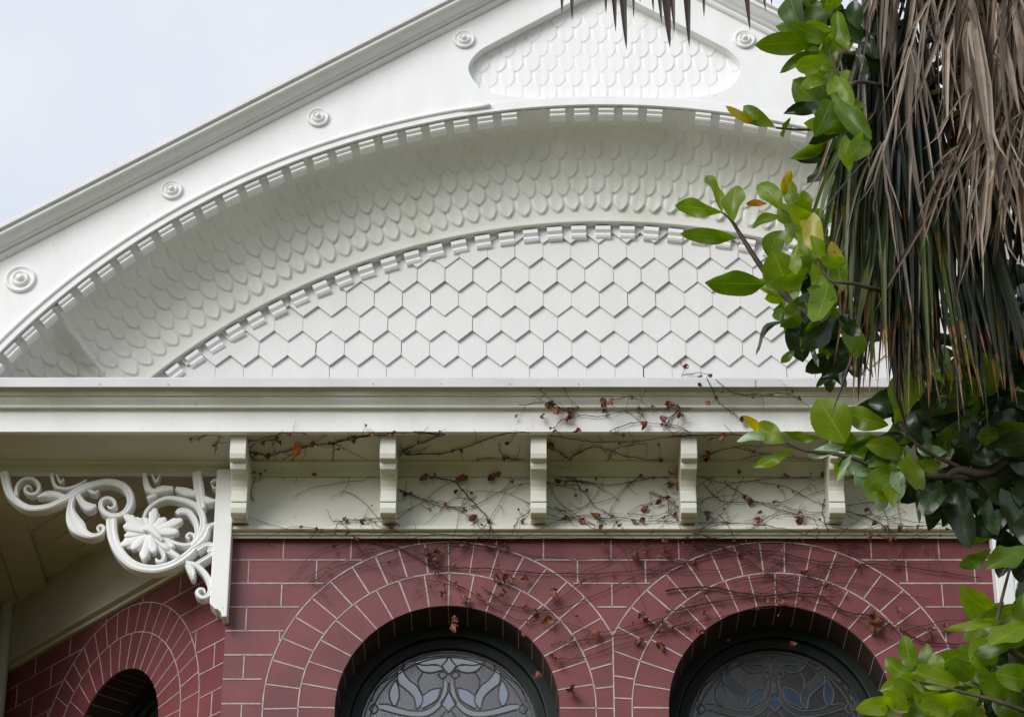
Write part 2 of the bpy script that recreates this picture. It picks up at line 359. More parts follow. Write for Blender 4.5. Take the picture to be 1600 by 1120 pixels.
# --- windows
REVEAL = mat('dark_brown_reveal', (.050, .028, .024), .6, .25, noise=.3, nscale=9, bump=.2, bscale=50)  # dark brown, darker than the wall brick, on thin shells in the openings
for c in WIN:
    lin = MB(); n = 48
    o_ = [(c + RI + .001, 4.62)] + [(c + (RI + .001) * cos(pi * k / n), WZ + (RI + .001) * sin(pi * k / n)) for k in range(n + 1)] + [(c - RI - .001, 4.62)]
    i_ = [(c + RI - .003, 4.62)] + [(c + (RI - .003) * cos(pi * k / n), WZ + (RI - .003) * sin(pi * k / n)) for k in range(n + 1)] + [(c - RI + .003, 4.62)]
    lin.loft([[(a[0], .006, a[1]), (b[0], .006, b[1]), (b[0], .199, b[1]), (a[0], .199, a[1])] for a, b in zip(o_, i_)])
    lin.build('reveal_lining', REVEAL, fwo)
def window(cx, F, zc, ri, mirror_pat, full=True, name='arched_window'):
    """frame and glass in a local frame F(u, d, z): d = depth behind the brick face"""
    zb = 4.62
    fr = MB()
    def ring(r0, r1, d0, d1, n=40):
        out = [(cx + r0, zb)] + [(cx + r0 * cos(pi * k / n), zc + r0 * sin(pi * k / n)) for k in range(n + 1)] + [(cx - r0, zb)]
        inn = [(cx + r1, zb)] + [(cx + r1 * cos(pi * k / n), zc + r1 * sin(pi * k / n)) for k in range(n + 1)] + [(cx - r1, zb)]
        rings = [[F(a[0], d0, a[1]), F(b[0], d0, b[1]), F(b[0], d1, b[1]), F(a[0], d1, a[1])] for a, b in zip(out, inn)]
        fr.loft(rings)
    ring(ri + .002, ri * .895, .200, .30); ring(ri * .895, ri * .80, .228, .30)
    fo = fr.build(name, GREEN, house, smooth=False, bevel=.004); fo['label'] = 'dark green round-headed frame with stained glass'
    gl = MB(); rg = ri * .81; gd = .250
    pts = [(cx + rg, zb)] + [(cx + rg * cos(pi * k / 40), zc + rg * sin(pi * k / 40)) for k in range(41)] + [(cx - rg, zb)]
    gl.prism(pts, lambda p: F(p[0], gd, p[1]), lambda p: F(p[0], gd + .006, p[1]))
    gob = gl.build('glass', G_TEX, fo)
    if not full: return
    c0 = P(703, 1100, .25).x
    def q(zx, zy, s=1):                          # pattern point -> offset from window centre (u, z)
        p = P(540 + zx / 4.444, 940 + zy / 4.444, .25); return (s * (p.x - c0) + cx, p.z - 6.222 + zc)
    cm = MB(); pane = MB()
    def came(pts, wd=.0085):
        pts = smoothpts(pts, 5)
        rings = []
        for i, p in enumerate(pts):
            a = pts[max(i - 1, 0)]; b = pts[min(i + 1, len(pts) - 1)]
            t = Vector((b[0] - a[0], b[1] - a[1])); t = t.normalized() if t.length > 1e-9 else Vector((1, 0)); n = Vector((-t.y, t.x)) * wd / 2
            rings.append([F(p[0] + n.x, gd + .001, p[1] + n.y), F(p[0] + n.x * .6, gd - .0045, p[1] + n.y * .6), F(p[0] - n.x * .6, gd - .0045, p[1] - n.y * .6), F(p[0] - n.x, gd + .001, p[1] - n.y)])
        cm.loft(rings)
    def piece(pts, m):
        pts = smoothpts(pts + [pts[0]], 5)[:-1]
        pane.prism(pts, lambda p: F(p[0], gd - .0015, p[1]), lambda p: F(p[0], gd + .001, p[1]), m)
    for rr in (.775, .725):
        came([(cx + ri * rr * cos(pi * k / 24), zc + ri * rr * sin(pi * k / 24)) for k in range(25)], .008)
    for s in (1, -1):
        Q = lambda *a: [q(x, y, s) for x, y in a]
        for c in (Q((480, 415), (600, 385), (725, 372)), Q((485, 425), (560, 440), (640, 435), (690, 462)), Q((500, 440), (540, 480), (610, 490), (690, 468)),
                  Q((725, 380), (700, 420), (680, 445), (705, 480), (725, 500)), Q((420, 430), (410, 480), (450, 540), (500, 580), (540, 650), (540, 700), (505, 745)),
                  Q((370, 480), (375, 560), (420, 600), (480, 660), (500, 740)), Q((355, 540), (315, 620), (320, 680), (350, 725), (380, 660), (375, 590), (355, 540)),
                  Q((545, 490), (515, 540), (520, 600), (545, 645)), Q((545, 650), (600, 610), (670, 595)), Q((670, 595), (640, 680), (540, 740)),
                  Q((690, 535), (680, 620), (640, 700), (560, 750), (480, 755), (400, 740), (300, 710), (240, 710)),
                  Q((720, 560), (710, 640), (670, 720), (600, 780), (520, 798), (400, 785), (250, 745)),
                  Q((725, 620), (700, 660), (670, 700), (700, 735), (725, 765)), Q((700, 760), (640, 830), (560, 900)), Q((420, 440), (340, 510), (230, 590), (190, 690)),
                  Q((650, 505), (680, 480), (710, 505), (680, 530), (650, 505)), Q((175, 740), (205, 708), (235, 740), (205, 775), (175, 740))):
            came(c)
        piece(Q((485, 425), (560, 442), (640, 438), (690, 465), (610, 488), (540, 478)), 0)
        piece(Q((480, 418), (600, 388), (722, 378), (680, 440), (560, 436)), 0)
        piece(Q((372, 485), (380, 558), (425, 600), (485, 660), (503, 738), (538, 695), (536, 650), (498, 582), (448, 540), (408, 480)), 0)
        piece(Q((355, 545), (318, 620), (322, 680), (350, 718), (376, 660), (372, 590)), 1)
        piece(Q((548, 652), (600, 614), (668, 598), (638, 680), (542, 736)), 1)
        piece(Q((690, 540), (682, 620), (642, 702), (560, 752), (480, 758), (400, 742), (300, 712), (245, 712), (250, 742), (400, 782), (520, 794), (600, 776), (668, 718), (708, 640), (718, 565)), 0)
    piece([q(725, 385), q(684, 445), q(725, 496), q(684, 445, -1)], 0)
    piece([q(725, 624), q(674, 700), q(725, 760), q(674, 700, -1)], 1)
    cm.build('lead_came', LEAD, fo); pane.build('coloured_pane', [G_PALE, G_BLUE], fo)
for c in WIN: window(c, lambda u, d, z: (u, d, z), WZ, RI, False)
iv = MB(); iv.box(CX0 + .1, CX1 - .1, .34, .36, 4.5, 7.3); iv.build('interior_blind', DARKR, house)

# --- canted side walls of the bay (left seen, right mostly behind leaves)
CA = radians(49); CL = 1.76
def Fc(side):
    def F(u, d, z):                              # u from the corner, d out of the wall
        nx, ny = -sin(CA), -cos(CA)
        x = CX0 - cos(CA) * u + nx * d; y = sin(CA) * u + ny * d
        return (x if side < 0 else 2 * AX - x, y, z)
    return F
def on_cant(px, py):
    n = Vector((-sin(CA), -cos(CA), 0)); d = ray(px, py); o = Vector((CX0, 0, 0)); t = (o - CAM).dot(n) / d.dot(n)
    p = CAM + d * t; return (hypot(p.x - CX0, p.y), p.z)
cl, cr, ct = on_cant(119, 1112), on_cant(246, 1112), on_cant(190, 1047)
UC, UR = (cl[0] + cr[0]) / 2, (cl[0] - cr[0]) / 2 * 1.03
UZ = ct[1] - UR
fz0, fz1 = on_cant(262, 903), on_cant(14, 1050); FZB = (fz0[1] + fz1[1]) / 2
print('cant', UC, UR, UZ, 'frieze', fz0, fz1, on_cant(24, 936), on_cant(170, 855))
for side in (-1, 1):
    F = Fc(side); D = lambda u, d, z, F=F: F(u, -d, z)
    wb = MB(); poly = wall_shape(0.0, CL, 4.6, 7.3, [(UC, UZ, UR)], 4.6)
    wb.prism(poly, lambda p: F(p[0], 0, p[1]), lambda p: F(p[0], -.26, p[1]))
    wo = wb.build('canted_brick_wall', BRICK, house); wo['label'] = 'red brick side wall of the bay, slanting back under the eave'
    mm = MB(); mortar(mm, F, 0, CL, 4.7, FZB, [(UC, UZ, UR, UR + .165, UR + .30)], lambda i: [.07 + (.145 if i % 2 else 0) + .29 * k for k in range(6)], .2, HW=.0019)
    mm.build('tuckpointing', MORT, wo, recalc=False)
    window(UC, D, UZ, UR, False, full=False, name='side_window')
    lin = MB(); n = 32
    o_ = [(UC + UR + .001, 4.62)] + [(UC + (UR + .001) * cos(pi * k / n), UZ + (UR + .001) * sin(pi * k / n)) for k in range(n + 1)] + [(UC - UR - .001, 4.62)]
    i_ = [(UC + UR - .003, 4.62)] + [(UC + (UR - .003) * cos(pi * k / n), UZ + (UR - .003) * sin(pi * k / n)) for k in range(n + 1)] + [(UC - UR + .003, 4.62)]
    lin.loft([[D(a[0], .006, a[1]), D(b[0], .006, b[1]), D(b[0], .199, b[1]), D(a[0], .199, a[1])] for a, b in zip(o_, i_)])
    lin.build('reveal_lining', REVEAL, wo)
    fb = MB()                                    # frieze board and its bed moulding on the canted wall
    fb.prism([(0, FZB + .03), (CL, FZB + .03), (CL, 7.40), (0, 7.40)], lambda p: F(p[0], .03, p[1]), lambda p: F(p[0], -.01, p[1]))
    for a, b, d in ((-.012, .010, .022), (.010, .022, .05), (.022, .034, .040)):
        fb.prism([(-.0, FZB + a), (CL, FZB + a), (CL, FZB + b), (0, FZB + b)], lambda p: F(p[0], d, p[1]), lambda p: F(p[0], -.01, p[1]))
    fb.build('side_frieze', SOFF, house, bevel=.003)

# --- frieze with bed moulding, beam over the cut-away corners, soffit
ZS = 7.335                                       # soffit level
fz = MB(); fz.box(CX0 - .005, CX1 + .005, -.03, .0, ZW + .03, ZS - .002)
fz.build('frieze_board', CREAM, house)
tm = MB()
tp = [(0, zat(841, 0)), (-.030, zat(841, -.03)), (-.034, zat(838, -.034)), (-.034, zat(835.5, -.034)), (-.046, zat(835, -.046)), (-.050, zat(832, -.05)), (-.046, zat(830.5, -.046)),
      (-.062, zat(829, -.062)), (-.072, zat(826, -.072)), (-.070, zat(822, -.07)), (-.056, zat(820, -.056)), (-.031, zat(820.5, -.031)), (0, zat(821, -.03))]
tm.prism_x(tp, CX0 - .055, CX1 + .055); tm.build('frieze_moulding', CREAM, house, bevel=.002)
cv = MB()                                        # small cove between frieze and soffit
cv.prism_x([(-.031, zat(745, -.03)), (-.045, zat(744, -.045)), (-.05, zat(738, -.05)), (-.065, zat(730, -.065)), (-.10, ZS - .012), (-.105, ZS + .01), (-.031, ZS + .01)], -3.6, 2 * AX + 3.6)
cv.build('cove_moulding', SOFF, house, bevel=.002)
for s in (-1, 1):
    bm_ = MB()
    a, b = (-3.6, CX0 - .006) if s < 0 else (CX1 + .006, 2 * AX + 3.6)
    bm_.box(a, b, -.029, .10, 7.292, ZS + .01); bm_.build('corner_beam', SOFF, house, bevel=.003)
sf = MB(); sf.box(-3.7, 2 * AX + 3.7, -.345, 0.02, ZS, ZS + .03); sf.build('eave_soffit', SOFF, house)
# board ceiling over the cut-away corners
for s in (-1, 1):
    cb = MB(); F = Fc(s); zc_ = 7.305
    for k in range(14):                          # boards run along the canted wall, cut off at the beam
        d0, d1 = k * .125 + .002, k * .125 + .121
        sg = [(-1.6, d0), (1.05, d0), (1.05, d1), (-1.6, d1)]; cut = []
        yy = lambda p: F(p[0], p[1], 0)[1] - .06
        for p, q in zip(sg, sg[1:] + sg[:1]):
            if yy(p) >= 0: cut.append(p)
            if yy(p) * yy(q) < 0:
                t = yy(p) / (yy(p) - yy(q)); cut.append((p[0] + (q[0] - p[0]) * t, p[1] + (q[1] - p[1]) * t))
        if len(cut) > 2: cb.prism(cut, lambda p: F(p[0], p[1], zc_), lambda p: F(p[0], p[1], zc_ + .02))
    for k in range(7):                           # and square to the front beyond it
        x0 = CX0 - .97 - k * .16
        xs = sorted([x0 - .156, x0]); xs = xs if s < 0 else sorted([2 * AX - v for v in xs])
        cb.box(xs[0], xs[1], .10, 2.2, zc_ - .012, zc_ + .012)
    xs = sorted([CX0 - 3, CX0 + .3]) if s < 0 else sorted([CX1 - .3, CX1 + 3])
    cb.box(xs[0], xs[1], .02, 2.4, zc_ + .025, zc_ + .05)
    cb.build('board_ceiling', BOARD, house, bevel=.002)
    mw = MB(); xs = sorted([CX0 - cos(CA) * CL - 2.0, CX0 - cos(CA) * CL + .04]); xs = xs if s < 0 else sorted([2 * AX - v for v in xs])
    mw.box(xs[0], xs[1], sin(CA) * CL, sin(CA) * CL + .3, 0, 7.3); mw.build('side_wall', BRICK, house); ww = MB(); xs = sorted([-2.50, -3.6]); xs = xs if s < 0 else sorted([2 * AX - v for v in xs])
    ww.box(xs[0], xs[1], .22, sin(CA) * CL - .003, 0, 7.285); ww.build('added_shade_wall', BRICK, house)  # unseen wall added beside the bay to keep light off the canted wall
    dp = MB(); q = F(CL - .03, .06, 5); dp.tube([(q[0], q[1], 0), (q[0], q[1], 7.29)], .035, 12); dp.build('downpipe', CREAM, house, smooth=True)

# --- cornice
cn = MB()
cp = [(-.30, zat(590, -.47) + .002), (-.455, zat(590, -.47))]
cp += [(-.44, zat(605, -.44)), (-.436, zat(608, -.436)), (-.436, zat(613, -.436)), (-.428, zat(615, -.428)), (-.428, zat(617, -.428)), (-.414, zat(618.5, -.414)), (-.412, zat(622, -.412)),
       (-.405, zat(626, -.405)), (-.396, zat(630, -.396)), (-.390, zat(633, -.39)), (-.390, zat(636, -.39)), (-.374, zat(637.5, -.374)), (-.362, zat(639.5, -.362)), (-.362, zat(674.5, -.362)), (-.335, zat(674.5, -.362)), (-.30, ZS + .031)]
cn.prism_x(cp, -3.7, 2 * AX + 3.7); cno = cn.build('cornice', WHITE, house, bevel=.002); cno['label'] = 'white moulded cornice board across the foot of the gable'
fl = MB(); n = 160; rings = []
x = -3.7
seams = [-2.6, .98, 3.2]
for i in range(n + 1):
    x = -3.7 + (2 * AX + 7.4) * i / n
    wv = .0022 * sin(x * 7.1) + .0016 * sin(x * 17.3 + 1) + R.uniform(-.0008, .0008)
    ring_ = [(x, -.20, zat(590, -.47) + .012), (x, -.462 + wv, zat(590, -.47) + .006 + wv * .6), (x, -.472 + wv, zat(591.5, -.47)), (x, -.474 + wv * 1.6, zat(604.5, -.472) + wv),
             (x, -.466 + wv, zat(605, -.466)), (x, -.462 + wv, zat(592, -.462))]
    rings.append(ring_)
fl.loft(rings)
for sx in seams: fl.box(sx, sx + .05, -.4765, -.468, zat(604.5, -.475), zat(591.5, -.475))
for i in range(24): 
    sx = -3.2 + i * .29; fl.tube([(sx, -.472, zat(600, -.47)), (sx, -.476, zat(600, -.47))], .0025, 8)
fl.build('flashing', FLASH, cno)

# --- gable front board with arch opening and recessed panel
AZ, ARO, ARI, YF = 5.70, 3.318, 2.922, -.36
RAK = .638; RZ = 9.897                           # rake slope, apex of its lower edge
def rakez(x): return RZ - RAK * abs(x - AX)
PANEL = smoothpts([(.42, 9.695), (.42, 9.695), (.16, 9.528), (-.085, 9.37), (-.155, 9.318), (-.197, 9.250), (-.192, 9.19), (-.150, 9.125), (-.06, 9.078), (.10, 9.058), (.42, 9.052)], 4)[4:]
PANEL = [(AX, PANEL[0][1])] + [p for p in PANEL[1:-1]] + [(AX, PANEL[-1][1])]
gf = MB(); ab = math.acos((7.48 - AZ) / ARO)
arc = [(AX - ARO * sin(ab * (1 - k / 70)), AZ + ARO * cos(ab * (1 - k / 70))) for k in range(71)]
pk = min(range(len(PANEL)), key=lambda i: PANEL[i][0])
def interp(poly, x):
    for (xa, za), (xb, zb) in zip(poly, poly[1:]):
        if min(xa, xb) - 1e-9 <= x <= max(xa, xb) + 1e-9 and abs(xb - xa) > 1e-12: return za + (zb - za) * (x - xa) / (xb - xa)
    return poly[-1][1]
up_, lo_ = PANEL[:pk + 1], PANEL[pk:]
xs = sorted({round(v, 6) for v in [AX - 3.95] + [p[0] for p in arc] + [p[0] for p in PANEL]})
foot = lambda x: 7.48 if x < arc[0][0] else AZ + sqrt(max(0, ARO ** 2 - (x - AX) ** 2))
for s in (-1, 1):
    fx = (lambda x: x) if s < 0 else (lambda x: 2 * AX - x)
    for xa, xb in zip(xs, xs[1:]):
        cols = [(foot(xa), foot(xb), rakez(xa) + .05, rakez(xb) + .05)]
        if xa >= PANEL[pk][0] - 1e-6: cols = [(foot(xa), foot(xb), interp(lo_, xa), interp(lo_, xb)), (interp(up_, xa), interp(up_, xb), rakez(xa) + .05, rakez(xb) + .05)]
        for p, q, r, t in cols: gf.add([(fx(xa), YF, p), (fx(xb), YF, q), (fx(xb), YF, t), (fx(xa), YF, r)], [(0, 1, 2, 3)])
    for line in (arc, PANEL):
        for (xa, za), (xb, zb) in zip(line, line[1:]): gf.add([(fx(xa), YF, za), (fx(xb), YF, zb), (fx(xb), YF + .07, zb), (fx(xa), YF + .07, za)], [(0, 1, 2, 3)])
gfo = gf.build('gable_board', WHITE, house); gfo['label'] = 'flat white gable board cut with a wide arch and studded with bullseye rosettes'
def arcband(mb, r0, r1, y0, y1, a0, a1, n=110, m=0):
    mb.loft([[(AX + r * sin(a), y, AZ + r * cos(a)) for r, y in ((r0, y0), (r1, y0), (r1, y1), (r0, y1))] for a in [a0 + (a1 - a0) * k / n for k in range(n + 1)]], m)
bd = MB(); arcband(bd, ARO + .002, ARO + .047, YF - .005, YF + .004, -ab, ab)
bd.build('arch_edge_band', WHITE, gfo, bevel=.0015)
# half-round bead, broken off left of the middle
for a0, a1 in ((-ab, radians(-9.0)), (radians(27), ab)):
    be = MB(); be.tube([(AX + 3.357 * sin(a), YF - .004 - (.006 if k > 57 and a0 < 0 else 0), AZ + (3.357 - (.006 if k > 57 and a0 < 0 else 0)) * cos(a)) for k, a in enumerate([a0 + (a1 - a0) * k / 60 for k in range(61)])], .0115, 10); be.build('bead_moulding', WHITE, gfo, smooth=True)

# --- pressed scale relief (real displacement)
def scale_h(u, v, w=.077, h=.083, T=.013, vmax=9):
    """u along the rows, v increasing towards the tips; broad pointed scales with a raised rim and a hollow keel"""
    best = 0.0; k0 = math.floor(v / h)
    for k in (k0, k0 + 1, k0 + 2):
        vt = k * h; sx = vt - v
        if sx < 0 or sx > 1.7 * h or vt > vmax: continue
        j = round((u - .5 * w * (k % 2)) / w); d = abs(u - .5 * w * (k % 2) - j * w)
        x = min(1, sx / (.62 * h)); a_ = .5 * w * (sin(x * pi / 2) ** .85)
        if sx > .8 * h: a_ *= 1 - .3 * (sx / h - .8)
        if a_ <= 1e-5: continue
        q = d / a_
        if q >= 1: continue
        e = min(1, (1 - q) / .22) * min(1, sx / (.10 * h)); e = e * e * (3 - 2 * e)
        body = max(0, 1 - sx / (1.55 * h)) ** .8
        rim = .22 * max(0, 1 - abs(q - .74) / .24) * max(0, 1 - sx / (.75 * h))
        kw = .36 * w * max(0, 1 - abs(sx - .18 * h) / (1.1 * h)) * min(1, sx / (.22 * h))
        keel = .16 * max(0, 1 - d / kw) if kw > 1e-4 else 0
        best = max(best, T * e * body * (.85 + rim - keel))
    return best
def cove_profile(a, e):                          # superellipse quarter: returns r, y and outward normal in (r, y)
    D, H = .335, ARO - ARI
    r = ARI + H * max(cos(a), 0) ** (2 / e); y = -.352 + D * max(sin(a), 0) ** (2 / e); return r, y
def profile_table(e, n):
    pts = [cove_profile(pi / 2 * k / 200, e) for k in range(201)]; ln = [0]
    for p, q_ in zip(pts, pts[1:]): ln.append(ln[-1] + hypot(q_[0] - p[0], q_[1] - p[1]))
    out = []; j = 0
    for i in range(n + 1):
        t = ln[-1] * i / n
        while j < 199 and ln[j + 1] < t: j += 1
        f = (t - ln[j]) / max(1e-9, ln[j + 1] - ln[j]); f = min(1, max(0, f))
        a, b = pts[j], pts[j + 1]
        p = (a[0] + (b[0] - a[0]) * f, a[1] + (b[1] - a[1]) * f); dr, dy = pts[min(j + 1, 200)][0] - pts[max(j - 1, 0)][0], pts[min(j + 1, 200)][1] - pts[max(j - 1, 0)][1]
        l = hypot(dr, dy) or 1
        out.append((p[0], p[1], dy / l * -1, dr / l, t))   # normal (nr, ny) pointing to the open side: down and forward
    return out, ln[-1]
NV = 110; tabA, LA = profile_table(2.0, NV); tabB, LB = profile_table(3.2, NV)
SEAM = radians(46.8); amax = .972
NU = 1150; cvv = []; cvf = []
for i in range(NU + 1):
    a = -amax + 2 * amax * i / NU; ex = abs(a) > SEAM
    bl = min(1, max(0, (abs(a) - SEAM) / .012)); rdg = max(0, 1 - abs(abs(a) - SEAM) / .0065)
    for j in range(NV + 1):
        A, B = tabA[j], tabB[j]; r = A[0] + (B[0] - A[0]) * bl; y = A[1] + (B[1] - A[1]) * bl; nr = A[2]; ny = A[3]; t = A[4]
        u = a * 3.05; fl_ = LA - t
        ju = .006 * sin(u * 3.7 + t * 11) + .004 * sin(u * 9.1 - t * 23); jt = .005 * sin(u * 4.9 + 2) + .004 * sin(u * 13 + t * 17)
        amp = (.50 + .75 * t / LA) * (.82 + .22 * sin(u * 2.3 + 1) * sin(t * 14 + u) + .14 * sin(u * 31) * sin(t * 27 + u * 5))
        hgt = amp * scale_h(u + ju + (.03 if ex else 0), t + jt + .083 * 8 - (LA - .038), .077, .083, .0150 * (1.6 if ex else 1), .083 * 8.5) + .013 * rdg
        wob = .0025 * sin(u * 5.3 + t * 7) * sin(t * 9)
        r += nr * (hgt + wob); y += ny * (hgt + wob)
        cvv.append((AX + r * sin(a), y, AZ + r * cos(a)))
for i in range(NU):
    for j in range(NV):
        k = i * (NV + 1) + j; cvf.append((k, k + 1, k + NV + 2, k + NV + 1))
cm_ = MB(); cm_.add(cvv, cvf); cvo = cm_.build('arch_cove', COVE, house, smooth=True, recalc=False)
cvo['label'] = 'hollow arched cove covered in raised pointed scales'
rm = MB(); arcband(rm, ARI - .014, ARI + .004, -.026, .09, -amax, amax); rm.build('cove_rim', COVE, cvo, bevel=.003)
# recessed panel
pv = []; pf = []; nx_, nz_ = 330, 180; x0, x1, z0_, z1_ = AX - .66, AX + .66, 9.02, 9.72
for j in range(nz_ + 1):
    for i in range(nx_ + 1):
        x = x0 + (x1 - x0) * i / nx_; z = z0_ + (z1_ - z0_) * j / nz_
        pv.append((x, YF + .058 - scale_h(x - AX + .02, 9.075 - z + .083 * 4 + .004 * sin(x * 9), 0.0775, .083, .0075) * (.75 + .35 * sin(x * 7 + z * 5) * sin(z * 13)) * min(1, max(0, (z - 9.085) / .02)), z))
for j in range(nz_):
    for i in range(nx_):
        k = j * (nx_ + 1) + i; pf.append((k, k + 1, k + nx_ + 2, k + nx_ + 1))
pm = MB(); pm.add(pv, pf); pm.build('scale_panel', WHITE, gfo, smooth=True, recalc=False)
bk = MB(); bk.prism_y([(AX - 3.9, 7.45), (AX + 3.9, 7.45), (AX, 9.9)], .12, .16); bk.build('gable_backing', DARKR, house)

# --- dentils
def dentil(name, h, d, wd, y0):
    m = MB(); pr = [(y0, 0), (y0 - d * .86, 0), (y0 - d, -.10 * h), (y0 - d * .98, -.38 * h), (y0 - d * .82, -.50 * h), (y0 - d * .70, -.53 * h), (y0 - d * .70, -.58 * h),
                    (y0 - d * .80, -.62 * h), (y0 - d * .84, -.78 * h), (y0 - d * .72, -.95 * h), (y0 - d * .55, -h), (y0, -h)]
    m.prism_x(pr, -wd / 2, wd / 2); return m
P_OUT = dentil('dentil', .040, .052, .070, 0); P_IN = dentil('dentil', .062, .055, .069, 0)
def ring_of(pm, r, y, step, a_lim, skip, parent, off):
    first = None; k = 0
    n = int(a_lim / step) + 1
    for k in range(-n, n + 1):
        a = k * step + off
        if abs(a) > a_lim or k in skip: continue
        loc = Vector((AX + r * sin(a), y, AZ + r * cos(a))); rr = (R.uniform(-.012, .012), a + R.uniform(-.015, .015), R.uniform(-.01, .01))
        loc += Vector((0, R.uniform(-.003, .002), 0))
        if first is None:
            first = pm.build('dentil', WHITE, parent, origin=(0, 0, 0), bevel=.0025); first.location = loc - ORG[parent]; first.rotation_euler = rr; ORG[first] = loc
        else: dup(first, loc, rr, parent)
st_o = .1105 / 3.3; st_i = .1105 / 2.87
ring_of(P_OUT, ARO - .003, YF + .060, st_o, ab - .005, {-3, 3}, gfo, radians(.05))
ring_of(P_IN, ARI - .022, .045, st_i, math.acos((7.62 - AZ) / ARI), set(), cvo, -.003)

# --- rosettes
def lathe_y(mb, prof, c, n=32):
    mb.loft([[(c[0] + r * cos(2 * pi * k / n), c[1] + y, c[2] + r * sin(2 * pi * k / n)) for k in range(n)] for r, y in prof])
def rosette_prof(r): return [(r, .004), (r, -.008), (r * .97, -.013), (r * .88, -.016), (r * .80, -.013), (r * .74, -.006), (r * .60, -.006), (r * .56, -.014), (r * .50, -.022), (r * .42, -.022), (r * .36, -.014), (r * .30, -.012), (r * .27, -.022), (r * .18, -.030), (r * .06, -.033), (r * .001, -.033)]
f0 = None
for (x, z) in [(-1.519, 8.555), (-.879, 8.947), (-.221, 9.384), (2 * AX + .221, 9.384), (2 * AX + .879, 8.947), (2 * AX + 1.519, 8.555)]:
    if f0 is None:
        m = MB(); lathe_y(m, rosette_prof(.050), (0, 0, 0)); f0 = m.build('rosette', WHITE, gfo, origin=(0, 0, 0), smooth=True); f0.location = Vector((x, YF, z)) - ORG[gfo]
    else: dup(f0, (x, YF, z), None, gfo)
m = MB(); lathe_y(m, rosette_prof(.068), (0, 0, 0)); f1 = m.build('rosette', WHITE, gfo, origin=(0, 0, 0), smooth=True); f1.location = Vector((-2.153, YF, 8.089)) - ORG[gfo]; f1['label'] = 'larger bullseye rosette at the foot of the gable'
dup(f1, (2 * AX + 2.153, YF, 8.089), None, gfo)

# --- hexagonal shingles of the tympanum
sh = MB(); SW, SH_, TIP = .1272, .1290, .058
zt0 = zat(573, .02); xt0 = P(559.5, 573, .02).x
for k in range(-3, 9):
    for j in range(-22, 26):
        x = xt0 + j * SW + (SW / 2 if k % 2 else 0); z = zt0 + k * SH_
        hw = SW / 2 - R.choice([0, .0003, .0005, .0007, .0010, .0018]); y0 = .010 + R.uniform(-.0025, .0025); jz = R.uniform(-.0025, .0025); x += R.uniform(-.0008, .0008)
        top = z + SH_ * 1.62
        if hypot(x - AX, z + TIP - AZ) > ARI + .12 or hypot(x - AX, z - AZ) > ARI + .03 or top < 7.5: continue
        z += jz; pl = [(x, z), (x + hw, z + TIP), (x + hw, top), (x - hw, top), (x - hw, z + TIP)]
        sh.prism(pl, lambda p: (p[0], y0 + .09 * (p[1] - z), p[1]), lambda p: (p[0], y0 + .0105 + .09 * (p[1] - z), p[1]))
sho = sh.build('shingle_tympanum', SHING, house); sho['label'] = 'white pointed shingles filling the arch'
tb = MB(); tb.prism_y([(AX + (ARI + .05) * sin(a), AZ + (ARI + .05) * cos(a)) for a in [-.98 + 1.96 * k / 60 for k in range(61)]], .045, .07); tb.build('shingle_backing', DARKR, sho)

# --- raking cornice and roof
rk = [(-.345, -.004), (-.374, -.004), (-.382, .004), (-.384, .012), (-.376, .019), (-.392, .021), (-.400, .026), (-.402, .031), (-.414, .031), (-.424, .034), (-.436, .041), (-.446, .049), (-.452, .051), (-.462, .051), (-.464, .062),
      (-.452, .064), (-.452, .071), (-.476, .073), (-.478, .093), (-.30, .095), (-.30, .02)]
cs = 1 / sqrt(1 + RAK * RAK); rc = MB()
for s in (-1, 1):
    A = [(AX, y, RZ + n / cs) for y, n in rk]
    B = [(AX + s * 4.0 - s * n * RAK * cs * 0, y, RZ - 4.0 * RAK + n / cs) for y, n in rk]
    rc.loft([A, B])
rc.build('raking_cornice', WHITE, house, bevel=.0015)
rf = MB()
for s in (-1, 1):
    rf.prism([(0, 0), (4.3, -4.3 * RAK)], lambda p: (AX + s * p[0], -.44, RZ + .108 + p[1]), lambda p: (AX + s * p[0], 6, RZ + .108 + p[1]))
    rf.add([(AX, -.44, RZ + .100), (AX + s * 4.3, -.44, RZ + .100 - 4.3 * RAK), (AX + s * 4.3, 6, RZ + .100 - 4.3 * RAK), (AX, 6, RZ + .100)], [(0, 1, 2, 3)])
rf.build('roof', ROOF, house)

# --- eave brackets
bp = [(-.02, ZS + .002), (-.318, ZS + .002), (-.318, zat(690, -.318)), (-.322, zat(696, -.322)), (-.322, zat(708, -.322)), (-.314, zat(716, -.314)), (-.298, zat(720, -.298)), (-.282, zat(722, -.282)), (-.280, zat(727, -.28)), (-.272, zat(733, -.272)),
      (-.245, zat(734, -.245)), (-.215, zat(741, -.215)), (-.190, zat(750, -.19)), (-.172, zat(760, -.172)), (-.166, zat(767, -.166)), (-.172, zat(770, -.172)), (-.176, zat(783, -.176)), (-.165, zat(784.5, -.165)), (-.176, zat(786, -.176)),
      (-.178, zat(793, -.178)), (-.170, zat(801, -.170)), (-.150, zat(807, -.150)), (-.12, zat(810, -.12)), (-.115, zat(814, -.115)), (-.02, zat(815, -.05))]
fb0 = None
for px in (374, 607, 841.5, 1075.5, 1307):
    x = P(px, 750, -.2).x
    if fb0 is None:
        m = MB(); m.prism_x(bp, -.034, .034); fb0 = m.build('eave_bracket', CREAM, house, origin=(0, 0, 0), bevel=.004); fb0.location = Vector((x, 0, 0)) - ORG[house]; ORG[fb0] = Vector((x, 0, 0))
    else: dup(fb0, (x, 0, 0), None, house)
dup(fb0, (P(1540, 750, -.2).x, 0, 0), None, house)

